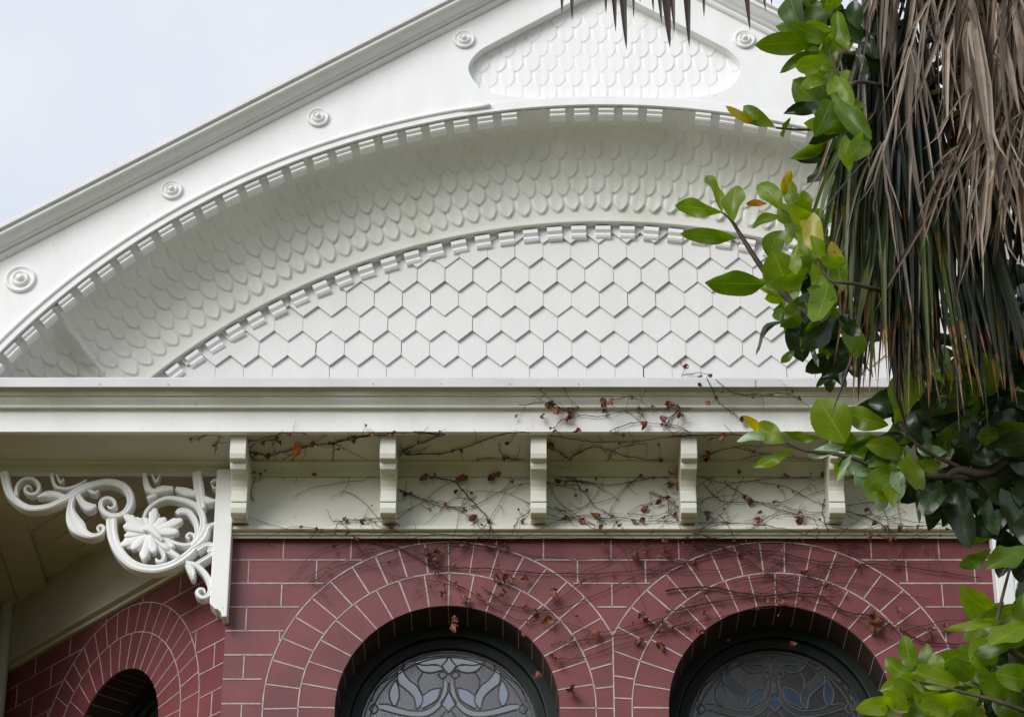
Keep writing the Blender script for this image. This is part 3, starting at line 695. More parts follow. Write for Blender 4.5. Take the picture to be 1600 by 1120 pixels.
# --- pierced fretwork brackets in the corners
YB = -.062
def zz(x, y): return (x / 4.2105, 720 + y / 4.2105)
STROKES = [  # (points in the bracket's own drawing: x, y, width)
 [(28, 80, 60), (60, 205, 55), (110, 270, 48), (180, 312, 46), (250, 318, 44), (330, 303, 42), (420, 262, 44), (500, 215, 60), (560, 182, 60), (640, 155, 48), (720, 145, 50), (800, 165, 52), (848, 210, 52), (862, 270, 50), (840, 328, 46), (795, 362, 42), (740, 368, 40), (690, 345, 38), (665, 305, 34), (675, 265, 32), (715, 250, 28), (750, 268, 26), (758, 298, 22), (732, 315, 18), (708, 302, 12)],
 [(108, 235, 26), (112, 175, 24), (150, 128, 24), (215, 122, 26), (258, 165, 26), (245, 212, 24), (200, 222, 22), (165, 198, 20), (180, 168, 18), (208, 178, 12)],
 [(340, 88, 26), (362, 165, 24), (420, 185, 22), (490, 172, 20), (570, 130, 14)], [(372, 92, 16), (400, 145, 20), (418, 118, 12)],
 [(245, 238, 8), (310, 222, 44), (370, 225, 46), (430, 240, 36), (490, 225, 20)],
 [(490, 225, 36), (466, 310, 46), (480, 385, 90), (515, 440, 104), (555, 480, 66), (610, 500, 40), (665, 485, 30), (685, 445, 24), (662, 428, 20), (642, 445, 16), (655, 463, 12)],
 [(510, 225, 40), (545, 280, 46), (590, 310, 62), (635, 300, 26)], [(560, 175, 30), (590, 200, 26), (625, 215, 26), (650, 195, 10)],
 [(735, 388, 72), (737, 460, 70), (756, 540, 68), (805, 625, 66), (875, 685, 64), (960, 712, 60), (1050, 712, 58), (1150, 678, 56), (1240, 618, 54), (1300, 550, 52), (1332, 460, 46), (1336, 380, 44), (1308, 315, 44), (1250, 278, 42), (1170, 256, 38), (1090, 252, 32), (1015, 285, 28), (965, 332, 24), (940, 392, 18)],
 [(1165, 355, 36), (1190, 335, 50), (1245, 345, 46), (1285, 400, 40), (1298, 470, 34), (1275, 538, 30), (1220, 556, 28), (1150, 543, 30), (1060, 505, 42)],
 [(1282, 525, 16), (1275, 492, 20), (1245, 482, 20), (1228, 502, 18), (1246, 514, 14)],
 [(985, 480, 90), (1040, 540, 54), (1110, 595, 44), (1185, 642, 34)], [(985, 500, 60), (1035, 565, 40), (1078, 620, 32), (1068, 660, 26), (1035, 662, 22), (1028, 642, 12)],
 [(950, 85, 26), (972, 180, 46), (1015, 205, 40), (1070, 190, 50), (1140, 188, 34)], [(970, 252, 30), (1000, 238, 34), (1030, 225, 24)],
 [(1158, 188, 30), (1225, 210, 60), (1290, 225, 40)], [(1295, 80, 60), (1315, 220, 66), (1335, 320, 40)], [(1315, 240, 40), (1375, 268, 52), (1428, 264, 14)],
 [(1385, 146, 14), (1418, 126, 18), (1440, 162, 18), (1412, 180, 16), (1395, 160, 10)], [(1000, 88, 14), (1028, 140, 20), (1050, 88, 12)],
 [(1270, 575, 40), (1335, 510, 66), (1368, 445, 46), (1425, 408, 12)], [(1300, 595, 36), (1355, 560, 34), (1395, 560, 46), (1412, 545, 20)], [(1365, 600, 20), (1395, 590, 50), (1425, 590, 20)],
 [(1225, 672, 30), (1290, 690, 36), (1342, 735, 38), (1378, 795, 42), (1388, 850, 40), (1368, 890, 34), (1330, 902, 30), (1296, 873, 26), (1312, 845, 22), (1342, 848, 18), (1346, 868, 10)],
 [(1232, 685, 36), (1262, 730, 52), (1270, 782, 20)], [(1290, 685, 30), (1370, 640, 36), (1420, 600, 20)]]
PETALS = [(1025, 318), (1095, 385), (1205, 398), (1180, 480), (1150, 578), (890, 385), (820, 368), (815, 440), (795, 565), (866, 592), (945, 668), (1020, 622), (960, 380), (820, 500), (1115, 600)]
def fret(side):
    fx = (lambda x: x) if side < 0 else (lambda x: 2 * AX - x)
    def stroke(mb, pts, y0=YB, th=.04, dome=.016, n=5):
        pp = smoothpts(pts, n); rings = []
        W = [P(*zz(a, b), YB) for a, b, _ in pp]
        for i, p in enumerate(W):
            t = W[min(i + 1, len(W) - 1)] - W[max(i - 1, 0)]; t = Vector((t.x, 0, t.z)).normalized(); nn = Vector((-t.z, 0, t.x)); h = pp[i][2] / 4.2105 / 350 / 2
            rings.append([(fx(p.x + nn.x * h * c), y0 - dome * dz * min(1, h / .012), p.z + nn.z * h * c) for c, dz in ((1, 0), (.9, .6), (.5, .95), (0, .8), (-.5, .95), (-.9, .6), (-1, 0))] +
                         [(fx(p.x - nn.x * h), y0 + th, p.z - nn.z * h), (fx(p.x + nn.x * h), y0 + th, p.z + nn.z * h)])
        mb.loft(rings)
    post = MB(); a = P(340.5, 745, YB).x; zt, zb_ = 7.30, zat(966, YB)
    b = CX0 + .012
    prof = [(a - .004, zt), (b, zt), (b, zb_), (b - .022, zb_), (b - .026, zb_ + .02), (b - .040, zb_ + .034), (b - .052, zb_ + .036), (a - .002, zb_ + .062)]
    prof = [(fx(x), z) for x, z in prof]
    post.prism_y(prof, YB - .02, -.002)
    po = post.build('fretwork_bracket', WHITE, house, bevel=.004); po['label'] = 'white post with pierced scrollwork filling the eave corner'
    sc = MB()
    for k, s_ in enumerate(STROKES): stroke(sc, s_, YB - .004 + .0009 * (k % 5))
    sc.build('scroll', WHITE, po, smooth=False, recalc=True, bevel=0)
    fw_ = MB()
    for k, (x, y) in enumerate(PETALS):
        c = (985 + (x - 985) * .12, 485 + (y - 485) * .12); L_ = hypot(x - c[0], y - c[1]); dx, dy = (x - c[0]) / L_, (y - c[1]) / L_
        wv = 60 if k < 12 else 44
        stroke(fw_, [(c[0], c[1], 30), (c[0] + dx * L_ * .35, c[1] + dy * L_ * .35, wv * .8), (c[0] + dx * L_ * .62, c[1] + dy * L_ * .62, wv), (c[0] + dx * L_ * .84, c[1] + dy * L_ * .84, wv * .80), (c[0] + dx * L_ * .96, c[1] + dy * L_ * .96, wv * .45), (x, y, 10)], YB - .010 - .003 * (k % 4), .03, .011)
        for sg in (-1, 1):                       # the petal's side lobes
            bx, by = c[0] + dx * L_ * .45, c[1] + dy * L_ * .45; ex, ey = c[0] + dx * L_ * .8 - sg * dy * 30, c[1] + dy * L_ * .8 + sg * dx * 30
            stroke(fw_, [(bx, by, 20), ((bx + ex) / 2 - sg * dy * 6, (by + ey) / 2 + sg * dx * 6, 24), (ex, ey, 12)], YB - .008 - .0025 * (k % 4), .03, .008)
    ct_ = P(*zz(975, 478), YB)
    stroke(fw_, [(950, 480, 20), (965, 468, 50), (1000, 472, 56), (1040, 510, 40), (1075, 545, 24)], YB - .022, .03, .02)
    fw_.build('carved_flower', WHITE, po, smooth=True)
fret(-1); fret(1)
# ------------------------------------------------------------------ plants: shared builders
def leaf(mb, base, tip, wd, m, nrm=None, fold=.22, curl=.09, wave=.10, shape=1.18, n=10, rr=R):
    base = Vector(base); tip = Vector(tip); ax = tip - base; L_ = ax.length; ax.normalize(); shape *= rr.uniform(.82, 1.12); wd *= rr.uniform(.85, 1.08)
    if nrm is None: nrm = (CAM - base).normalized() + Vector((rr.uniform(-.55, .55), 0, rr.uniform(-.5, .6)))
    nrm = nrm - ax * nrm.dot(ax); nrm.normalize(); sd = ax.cross(nrm).normalized()
    vs = []; uv = []; ph = rr.uniform(0, 6); wv = wave * L_ * rr.uniform(.5, 1.2); bend = rr.uniform(-.09, .09) * L_
    for i in range(n + 1):
        t = i / n; hw = wd / 2 * max(.0, sin(pi * t ** shape)) ** .68 * (1 if t < .9 else 1 - .25 * (t - .9) / .1)
        if t < .1: hw = max(hw * .6, .0022)
        c = base + ax * (L_ * t) + nrm * (curl * L_ * 4 * t * (1 - t) - curl * L_ * 1.2 * t * t) + sd * (bend * sin(pi * t))
        for q in (-1, -.5, 0, .5, 1):
            lift = fold * hw * abs(q) ** 1.4 + wv * q * q * sin(ph + t * 8 + (1.3 if q > 0 else 0)) * min(1, hw / (wd / 2 + 1e-6))
            vs.append(c + sd * (hw * q) + nrm * lift); uv.append((t, (q + 1) / 2))
    fs = [(i * 5 + j, i * 5 + j + 1, i * 5 + j + 6, i * 5 + j + 5) for i in range(n) for j in range(4)]
    mb.add(vs, fs, m, uv)
def strand(mb, pts, wd, m, twist=0, fold=.5, tw0=0, prof=None):
    pts = [Vector(p) for p in pts]; n = len(pts); vs = []; uv = []
    for i, p in enumerate(pts):
        t = i / (n - 1); tg = pts[min(i + 1, n - 1)] - pts[max(i - 1, 0)]; tg.normalize()
        view = Vector((0, -1, -.3)); sd = tg.cross(view)
        if sd.length < 1e-4: sd = Vector((1, 0, 0))
        sd.normalize(); nr = sd.cross(tg).normalized(); a = tw0 + twist * t
        s2 = sd * cos(a) + nr * sin(a); n2 = nr * cos(a) - sd * sin(a)
        hw = wd / 2 * (min(1, .45 + 2.2 * t) * min(1, (1 - t) * 2.6) ** .8 + .02)
        for q in (-1, 0, 1): vs.append(p + s2 * (hw * q * (1 - .35 * fold)) + n2 * (hw * fold * (abs(q) - .5))); uv.append((t, (q + 1) / 2))
    mb.add(vs, [(i * 3 + j, i * 3 + j + 1, i * 3 + j + 4, i * 3 + j + 3) for i in range(n - 1) for j in (0, 1)], m, uv)

# ------------------------------------------------------------------ PALM (right, nearer than the house)
YP = -3.35; SC = 500.0                           # about 500 picture pixels to the metre at this distance
tb_ = P(1790, 560, YP + .25)
palm = thing('palm_tree', 'tall palm wrapped in a shaggy skirt of dead hanging fronds', 'palm tree', (tb_.x, tb_.y, 0))
tk = MB(); rings = []
for k in range(60):
    z = k * .155; rr_ = .21 + .03 * max(0, 1 - z) + (.02 if k % 2 else 0) + R.uniform(-.008, .008)
    rings.append([(tb_.x + rr_ * cos(2 * pi * j / 18), tb_.y + rr_ * sin(2 * pi * j / 18), z) for j in range(18)])
tk.loft(rings); tk.build('trunk', PTRUNK, palm)
PK = list(PALM)
def frond(kind, hub, n, aim, spread, Lp, g_, wpx=15, dead=True, dep=.25, petiole=True, lv=.25, seed=None):
    """one fan leaf: petiole from the trunk, n folded blades leaving the hub and drooping"""
    m = MB(); H = P(*hub) if len(hub) == 3 and not isinstance(hub, Vector) else hub
    if petiole and (isinstance(hub, Vector) or hub[1] < -20 or kind in ('green', 'olive')):
        z0 = H.z + R.uniform(.05, .3); a = Vector((tb_.x + R.uniform(-.15, .05), tb_.y - .12, z0)); mid = (a + H) / 2 + Vector((0, -.05, .12))
        m.tube(smoothpts([tuple(a), tuple(mid), tuple(H)], 5), [.016 - .0006 * k for k in range(11)], 6, 0)
    for k in range(n):
        f = (k + .5) / n * 2 - 1; a = radians(aim + spread * f + R.uniform(-5, 5))
        Ls = Lp / SC * R.uniform(1 - lv, 1 + lv * .4); d = Vector((cos(a), -dep * R.uniform(-.6, 1), -sin(a))).normalized()
        p = H + Vector((R.uniform(-.01, .01), R.uniform(-.02, .02), 0)); pts = [p]; N_ = 13
        gg = g_ * R.uniform(.6, 1.3); cx = R.uniform(-.06, .06) if dead else R.uniform(-.02, .02); cu = R.choice((-1, 1)) * R.uniform(.12, .34) if dead and R.random() < .28 else 0
        for i in range(N_):
            p = p + d * (Ls / N_); pts.append(p)
            kk = R.uniform(-.22, .22) if dead and R.random() < .12 else 0; d = d + Vector((cx * R.uniform(.3, 1.2) + kk, R.uniform(-.06, .06), -gg)); 
            if i > 9: d += Vector((cu, 0, abs(cu) * .9))
            d.normalize()
        strand(m, pts, wpx / SC * R.uniform(.7, 1.25), 0, R.uniform(-1.4, 1.4) if dead else R.uniform(-.5, .5), R.uniform(.35, .9), R.uniform(-.9, .9))
    return m.build('dead_frond' if kind in ('grey', 'brown', 'dark') else 'drooping_frond', PALM[kind], palm, smooth=False, recalc=False)
# inner dark layers first (behind), then greens, browns, and the pale outermost blades
for i in range(20): frond('dark', (R.uniform(1330, 1640), R.uniform(-260, 330), YP + R.uniform(.05, .3)), 18, R.uniform(87, 97), 14, R.uniform(280, 420), .15, 17)
for h, aim, L_, sp in (((1370, 60), 104, 330, 10), ((1365, 170), 104, 400, 11), ((1390, 200), 99, 420, 12), ((1415, 230), 96, 410, 12), ((1360, 60), 102, 440, 11), ((1450, 260), 92, 390, 13), ((1490, 290), 89, 370, 14), ((1400, 90), 98, 540, 11), ((1400, 140), 95, 490, 11), ((1430, 150), 91, 490, 12), ((1530, 330), 86, 320, 15), ((1375, 10), 97, 520, 11), ((1420, 20), 94, 560, 11)):
    frond('green', (h[0], h[1], YP - .02 + R.uniform(-.05, .05)), 16, aim, sp, L_ * 1.06, .10, 12, False, lv=.35)
for h, aim, L_, sp in (((1335, 190), 108, 390, 7), ((1360, 230), 104, 390, 9), ((1405, 270), 98, 390, 10), ((1445, 290), 92, 385, 11), ((1385, 240), 101, 410, 8)):
    frond('olive', (h[0], h[1], YP - .08), 7, aim, sp, L_ * 1.06, .08, 11, False, lv=.35)
for i in range(12):
    frond('brown', (R.uniform(1420, 1690), R.uniform(-330, -40), YP - .05 + R.uniform(-.1, .12)), 13, R.uniform(89, 99), 16, R.uniform(380, 600), .15, 9, lv=.6)
for i in range(4): frond('brown', (R.uniform(1340, 1430), R.uniform(-260, -60), YP - .04 + R.uniform(-.1, .1)), 6, R.uniform(90, 106), 16, R.uniform(300, 520), .12, 8, lv=.5)
for i in range(4): frond('brown', (R.uniform(1450, 1680), R.uniform(60, 160), YP - .1 + R.uniform(-.1, .1)), 9, R.uniform(88, 98), 16, R.uniform(300, 420), .14, 11, lv=.5)
for i in range(13):
    frond('grey', (R.uniform(1510, 1700), R.uniform(-330, -20), YP - .14 + R.uniform(-.08, .08)), 10, R.uniform(89, 101), 15, R.uniform(340, 580), .14, 9, lv=.6)
for i in range(5): frond('grey', (R.uniform(1530, 1690), R.uniform(40, 200), YP - .18), 7, R.uniform(88, 100), 15, R.uniform(280, 380), .12, 9, lv=.5)
for i in range(7): frond('grey', (R.uniform(1500, 1620), R.uniform(-120, 150), YP - .2), 4, R.uniform(90, 101), 9, R.uniform(260, 420), .10, R.uniform(15, 21), lv=.5)
for h, aim, L_ in (((1390, -120), 97, 420), ((1430, -160), 95, 520), ((1380, -60), 102, 420), ((1365, -140), 100, 380), ((1350, 60), 103, 330), ((1420, 100), 98, 420)):
    frond('grey', (h[0], h[1], YP - .15), 3, aim, 12, L_, .13, 9, lv=.4)
for i in range(4):                               # single stray blades swung across
    h = (R.uniform(1480, 1640), R.uniform(40, 240), YP - .24); frond('grey', h, 2, R.uniform(112, 140), 14, R.uniform(120, 200), .09, 7, lv=.4, petiole=False)
for i in range(8): frond('brown', (R.uniform(1560, 1720), R.uniform(-60, 160), YP + R.uniform(-.1, .2)), 13, R.uniform(88, 98), 15, R.uniform(330, 470), .13, 10, lv=.5)
# old thatch higher up, above the picture
th = MB()
for i in range(420):
    a = R.uniform(0, 2 * pi); rr_ = R.uniform(.25, .95); z = R.uniform(7.9, 9.3)
    p = Vector((tb_.x - .2 + cos(a) * rr_, tb_.y + sin(a) * rr_ * .8, z)); d = Vector((cos(a) * .4, sin(a) * .4, -.7)); pts = [p]
    for q in range(8): p = p + d.normalized() * .11; pts.append(p); d += Vector((R.uniform(-.05, .05), R.uniform(-.05, .05), -.25))
    if any(pix(p)[1] > -25 and pix(p)[0] < 1400 for p in pts): continue
    strand(th, pts, .05, 0, R.uniform(-1, 1), .5)
th.build('frond_thatch', PALM['dark'], palm, recalc=False)
for i in range(11): frond('grey' if i % 3 else 'brown', (R.uniform(1360, 1600), R.uniform(-60, 260), YP - .22), 7, R.uniform(84, 112), 30, R.uniform(160, 380), .09, R.uniform(4.5, 7), lv=.6)
# living crown above the picture
for i in range(14):
    a = i * 2.4; H = Vector((tb_.x + cos(a) * R.uniform(.6, .95), tb_.y + sin(a) * R.uniform(.6, .95), 9.0 + R.uniform(-.5, .5)))
    m = MB(); c0 = Vector((tb_.x, tb_.y, 8.9)); m.tube(smoothpts([tuple(c0), tuple((c0 + H) / 2 + Vector((0, 0, .15))), tuple(H)], 5), .014, 6)
    o = Vector((cos(a), sin(a), 0)); s_ = Vector((-sin(a), cos(a), 0))
    for k in range(24):
        b = radians(-110 + 220 * k / 23); d = (o * cos(b) + s_ * sin(b) + Vector((0, 0, .15))).normalized(); p = H.copy(); pts = [p.copy()]
        for q in range(9):
            p = p + d * .075; pts.append(p.copy()); d = (d + Vector((0, 0, -.10))).normalized()
        strand(m, pts, .034, 0, 0, .6)
    m.build('green_frond', PALM['green'], palm, recalc=False)
# withered fan reaching out over the gable: only its hanging tips show
m = MB(); H = P(1075, -190, YP - .1); c0 = Vector((tb_.x, tb_.y, H.z + .2)); m.tube(smoothpts([tuple(c0), tuple((c0 + H) / 2 + Vector((0, 0, .12))), tuple(H)], 5), .013, 6)
for (tx, ty, wp) in ((878, 22, 8), (894, 32, 9), (947, 22, 8), (962, 50, 9), (979, 78, 10), (1047, 75, 13), (1034, 38, 8), (1021, 20, 7), (1077, 74, 10), (1100, 28, 7), (1054, 50, 9), (1172, 48, 9), (1196, 18, 8), (1206, 10, 7), (905, -20, 9), (1130, -10, 9), (1000, 5, 9), (990, 30, 6)):
    T = P(tx, ty, YP - .1 + R.uniform(-.06, .06)); q = Vector((T.x + R.uniform(-.01, .02), (H.y + T.y) / 2, (H.z + T.z) / 2 + abs(T.x - H.x) * .35)); mid2 = Vector((T.x + R.uniform(-.008, .008), T.y, T.z + (H.z - T.z) * .35))
    strand(m, smoothpts([tuple(H), tuple(q), tuple(mid2), tuple(T)], 5), wp * 1.9 / SC, 0, R.uniform(-.5, .5), .5)
m.build('dead_frond', PALM['dark'], palm, recalc=False)

# ------------------------------------------------------------------ MAGNOLIA (in front of the wall, right)
YM = -2.95; mt = P(1760, 700, YM + .1)
mag = thing('magnolia_tree', 'broadleaf tree with large glossy green leaves reaching in front of the gable', 'tree', (mt.x, mt.y, 0))
tr = MB(); tr.tube(smoothpts([(mt.x + .1, mt.y, 0), (mt.x, mt.y + .05, 2.2), (mt.x + .06, mt.y, 4.2), (mt.x - .05, mt.y, 5.8), (mt.x + .02, mt.y, 7.2), (mt.x, mt.y + .1, 8.2)], 6), [.15 - .004 * k for k in range(31)], 12)
tr.build('trunk', BARK, mag, smooth=True)
def branch(pts, r0, r1, Y=YM, name='branch', m=BARK, start=None):
    b = MB(); q = [tuple(P(x, y, Y)) for x, y in pts]
    if start: q = [start] + q
    q = smoothpts(q, 6); n = len(q); b.tube(q, [r0 + (r1 - r0) * k / (n - 1) for k in range(n)], 7); return b.build(name, m, mag, smooth=True)
T_ = lambda z: (mt.x, mt.y, z)
branch([(1420, 90), (1330, 85), (1278, 70)], .022, .006, YM, start=T_(6.9)); branch([(1330, 120), (1305, 180), (1270, 202), (1212, 200)], .010, .003)
branch([(1420, 520), (1330, 500), (1262, 490), (1232, 468), (1195, 425), (1160, 372), (1143, 345), (1128, 332)], .022, .003, YM, start=T_(6.2))
branch([(1340, 420), (1290, 380), (1246, 345), (1222, 328)], .010, .003)
branch([(1480, 745), (1400, 738), (1320, 712), (1260, 704), (1228, 692)], .014, .003, YM - .05, start=T_(5.8)); branch([(1500, 730), (1440, 700), (1405, 662)], .008, .004, YM - .05)
branch([(1600, 720), (1540, 740), (1500, 735), (1480, 745)], .02, .012, YM - .05, start=T_(5.7))
branch([(1620, 1040), (1560, 1000), (1560, 960), (1580, 880)], .012, .004, YM - .2, start=T_(4.9)); branch([(1600, 1110), (1500, 1080), (1420, 1060)], .010, .003, YM - .2, start=T_(4.8))
SM = 480.0
CL_ = {}
def hl(cl, k, b, t, wpx, Y=YM, **kw):
    mb = CL_.setdefault(cl, MB()); yb = Y + R.uniform(-.04, .04)
    leaf(mb, P(b[0], b[1], yb), P(t[0], t[1], yb + R.uniform(-.09, .04)), wpx * 1.08 / SM, LK.index(k), **kw)
def spray(cl, c, n, Lr, ang, kinds, Y=YM, rad=8, wr=.42, dep=.35):
    mb = CL_.setdefault(cl, MB())
    for i in range(n):
        a = radians(R.uniform(*ang)); L_ = R.uniform(*Lr); b = (c[0] + R.uniform(-rad, rad), c[1] + R.uniform(-rad, rad)); yb = Y + R.uniform(-.05, .05)
        fs = R.uniform(.7, 1); t = P(b[0] + cos(a) * L_ * fs, b[1] - sin(a) * L_ * fs, yb + R.uniform(-dep, dep) * L_ / SM)
        leaf(mb, P(b[0], b[1], yb), t, L_ * R.uniform(wr * .85, wr * 1.15) / SM, LK.index(R.choice(kinds)), curl=R.uniform(-.05, .13))
# top cluster
A = 'top'
spray(A, (1330, 110), 10, (55, 90), (150, 330), 'dd', YM + .15, 25); spray(A, (1330, 30), 8, (50, 80), (90, 300), 'ddg', YM + .12, 25); spray(A, (1340, 200), 9, (55, 85), (180, 320), 'dd', YM + .1, 20)
spray(A, (1300, 90), 4, (40, 60), (200, 300), 'lg', YM + .12, 12)
hl(A, 'l', (1318, 88), (1322, 30), 26, YM + .1); hl(A, 'l', (1300, 100), (1262, 100), 20, YM + .1)
hl(A, 'g', (1273, 67), (1180, 71), 38, curl=.03); hl(A, 'g', (1258, 62), (1228, -14), 42); hl(A, 'g', (1279, 68), (1271, 6), 48); hl(A, 'g', (1283, 82), (1219, 114), 18)
hl(A, 'g', (1304, 173), (1238, 124), 52); hl(A, 'g', (1306, 189), (1244, 248), 27, curl=.12); hl(A, 'g', (1300, 84), (1264, 158), 22); hl(A, 'g', (1318, 172), (1285, 82), 34)
hl(A, 'd', (1300, 172), (1224, 176), 22, YM + .03); hl(A, 'g', (1210, 198), (1160, 164), 26); hl(A, 'y', (1188, 194), (1136, 166), 15, YM + .01); hl(A, 'g', (1222, 203), (1234, 186), 9); hl(A, 'g', (1226, 200), (1222, 216), 7)
hl(A, 'd', (1300, 60), (1345, 10), 36); hl(A, 'd', (1310, 70), (1310, 130), 26); hl(A, 'l', (1290, 20), (1310, -30), 28); hl(A, 'd', (1250, 20), (1262, -30), 40, YM + .05)
# spray in front of the cove
A = 'middle'
hl(A, 'l', (1128, 331), (1108, 267), 24, fold=.4); hl(A, 'l', (1146, 346), (1149, 287), 33); hl(A, 'l', (1128, 332), (1052, 324), 27); hl(A, 'g', (1150, 372), (1067, 366), 23, wave=.09)
hl(A, 'l', (1222, 328), (1182, 286), 36); hl(A, 'y', (1224, 308), (1236, 268), 15); hl(A, 'o', (1198, 318), (1164, 320), 12); hl(A, 'l', (1219, 339), (1174, 355), 18); hl(A, 'l', (1246, 338), (1256, 297), 25)
hl(A, 'l', (1222, 330), (1262, 372), 34); hl(A, 'l', (1246, 340), (1290, 330), 22); hl(A, 'y', (1228, 332), (1270, 352), 20); hl(A, 'g', (1225, 352), (1275, 385), 30)
hl(A, 'l', (1236, 466), (1207, 392), 62, fold=.12, curl=.03); hl(A, 'g', (1196, 443), (1105, 444), 38, wave=.10); hl(A, 'g', (1202, 403), (1222, 360), 32); hl(A, 'g', (1246, 434), (1278, 368), 32)
hl(A, 'g', (1241, 493), (1205, 492), 19); hl(A, 'd', (1240, 494), (1175, 547), 25, nrm=Vector((0, -.4, 1))); hl(A, 'd', (1240, 499), (1253, 564), 36); hl(A, 'd', (1270, 488), (1243, 540), 27); hl(A, 'g', (1241, 548), (1220, 566), 14)
hl(A, 'd', (1340, 553), (1287, 587), 22); hl(A, 'd', (1303, 570), (1278, 603), 12); hl(A, 'd', (1278, 535), (1276, 570), 12); hl(A, 'g', (1290, 545), (1295, 562), 10)
spray(A, (1275, 470), 9, (50, 85), (60, 320), 'gdd', YM + .06, 16); spray(A, (1310, 420), 9, (50, 80), (60, 300), 'gld', YM + .08, 20); spray(A, (1290, 350), 5, (45, 70), (60, 260), 'gl', YM + .08, 16); spray(A, (1330, 520), 8, (50, 80), (170, 330), 'dd', YM + .05, 22)
# lower spray in front of the cornice
A = 'lower'; Y2 = YM - .05
hl(A, 'l', (1320, 692), (1277, 621), 58, Y2, fold=.1, curl=.03); hl(A, 'l', (1388, 664), (1313, 643), 35, Y2); hl(A, 'l', (1398, 662), (1428, 558), 46, Y2, curl=.03); hl(A, 'l', (1225, 691), (1177, 664), 32, Y2)
hl(A, 'y', (1184, 676), (1163, 652), 15, Y2); hl(A, 'p', (1207, 686), (1151, 687), 17, Y2); hl(A, 'g', (1283, 684), (1223, 676), 15, Y2); hl(A, 'l', (1242, 702), (1177, 727), 18, Y2); hl(A, 'p', (1318, 698), (1263, 709), 21, Y2)
hl(A, 'g', (1330, 702), (1310, 728), 15, Y2); hl(A, 'p', (1330, 710), (1307, 752), 11, Y2); hl(A, 'd', (1412, 679), (1352, 720), 30, Y2); hl(A, 'l', (1507, 595), (1462, 587), 36, Y2 + .05); hl(A, 'l', (1505, 592), (1556, 611), 28, Y2 + .05)
hl(A, 'l', (1612, 664), (1526, 684), 48, Y2 - .05, curl=.03, fold=.1); hl(A, 'p', (1442, 733), (1401, 727), 17, Y2); hl(A, 'l', (1470, 722), (1419, 741), 34, Y2); hl(A, 'l', (1416, 737), (1352, 778), 34, Y2); hl(A, 'g', (1340, 690), (1300, 690), 28, Y2 + .04)
hl(A, 'd', (1440, 690), (1400, 640), 36, Y2 + .06); hl(A, 'd', (1480, 690), (1430, 640), 40, Y2 + .06); hl(A, 'p', (1480, 705), (1430, 700), 18, Y2)
hl(A, 'd', (1490, 742), (1508, 850), 50, Y2); hl(A, 'd', (1470, 750), (1444, 800), 30, Y2); hl(A, 'd', (1455, 745), (1434, 812), 12, Y2)
for c, n in (((1500, 745), 10), ((1545, 760), 12), ((1560, 690), 10), ((1590, 780), 10), ((1510, 650), 7), ((1590, 620), 9)):
    spray(A, c, n, (65, 105), (160, 380), 'ddddg' if c[0] < 1520 else 'dddd', Y2 + R.uniform(-.02, .12), 20)
spray(A, (1560, 560), 14, (60, 95), (0, 360), 'dd', YM + .25, 45); spray(A, (1460, 640), 10, (60, 90), (0, 360), 'dd', YM + .25, 40); spray(A, (1580, 840), 8, (55, 80), (170, 350), 'ddg', YM + .1, 20)
# bottom corner
A = 'corner'; Y3 = YM - .2
spray(A, (1590, 1010), 16, (60, 95), (0, 360), 'ddg', Y3 + .2, 35); spray(A, (1560, 1090), 14, (60, 90), (0, 360), 'dgd', Y3 + .2, 40); spray(A, (1480, 1100), 9, (55, 80), (20, 200), 'gdg', Y3 + .12, 25)
hl(A, 'g', (1548, 858), (1500, 886), 20, Y3); hl(A, 'g', (1604, 855), (1542, 884), 36, Y3); hl(A, 'l', (1550, 952), (1501, 918), 36, Y3); hl(A, 'l', (1566, 970), (1482, 979), 15, Y3); hl(A, 'g', (1610, 985), (1600, 925), 34, Y3)
hl(A, 'l', (1604, 975), (1544, 1002), 38, Y3); hl(A, 'l', (1556, 1038), (1519, 998), 42, Y3); hl(A, 'g', (1590, 1000), (1520, 1020), 26, Y3); hl(A, 'p', (1560, 980), (1525, 990), 14, Y3)
for b, t, w_, k in (((1500, 1068), (1418, 1040), 34, 'l'), ((1510, 1090), (1440, 1105), 36, 'l'), ((1430, 1060), (1416, 1034), 22, 'p'), ((1470, 1060), (1458, 1020), 28, 'l'), ((1400, 1100), (1342, 1108), 24, 'l'), ((1420, 1110), (1380, 1080), 26, 'l'),
                    ((1520, 1060), (1484, 1030), 36, 'g'), ((1540, 1110), (1490, 1120), 34, 'g'), ((1580, 1080), (1530, 1060), 40, 'g'), ((1610, 1060), (1560, 1050), 40, 'l'), ((1600, 1120), (1550, 1090), 40, 'g'), ((1440, 1085), (1395, 1062), 30, 'g'), ((1475, 1120), (1430, 1085), 32, 'l'), ((1408, 1125), (1352, 1094), 20, 'g')):
    hl(A, k, b, t, w_, Y3)
YF_ = YP - .30
branch([(1345, 128), (1320, 140), (1290, 60)], .008, .003, YF_, start=tuple(P(1450, 150, YP + .25))); branch([(1340, 445), (1290, 430), (1270, 350)], .008, .003, YF_, start=tuple(P(1440, 470, YP + .25)))
A = 'near'
spray(A, (1304, 66), 6, (45, 92), (100, 290), 'gll', YF_, 30); spray(A, (1322, 140), 8, (45, 92), (130, 330), 'gll', YF_, 32); spray(A, (1338, 205), 6, (45, 88), (160, 320), 'gld', YF_, 24); spray(A, (1352, 60), 6, (45, 85), (60, 330), 'gdd', YF_ + .05, 26)
A = 'near_low'
spray(A, (1276, 350), 7, (40, 82), (60, 310), 'lly', YF_, 32); spray(A, (1292, 425), 9, (45, 90), (80, 310), 'lgl', YF_, 34); spray(A, (1312, 485), 7, (45, 85), (150, 330), 'gdd', YF_ + .05, 26)
A = 'top'
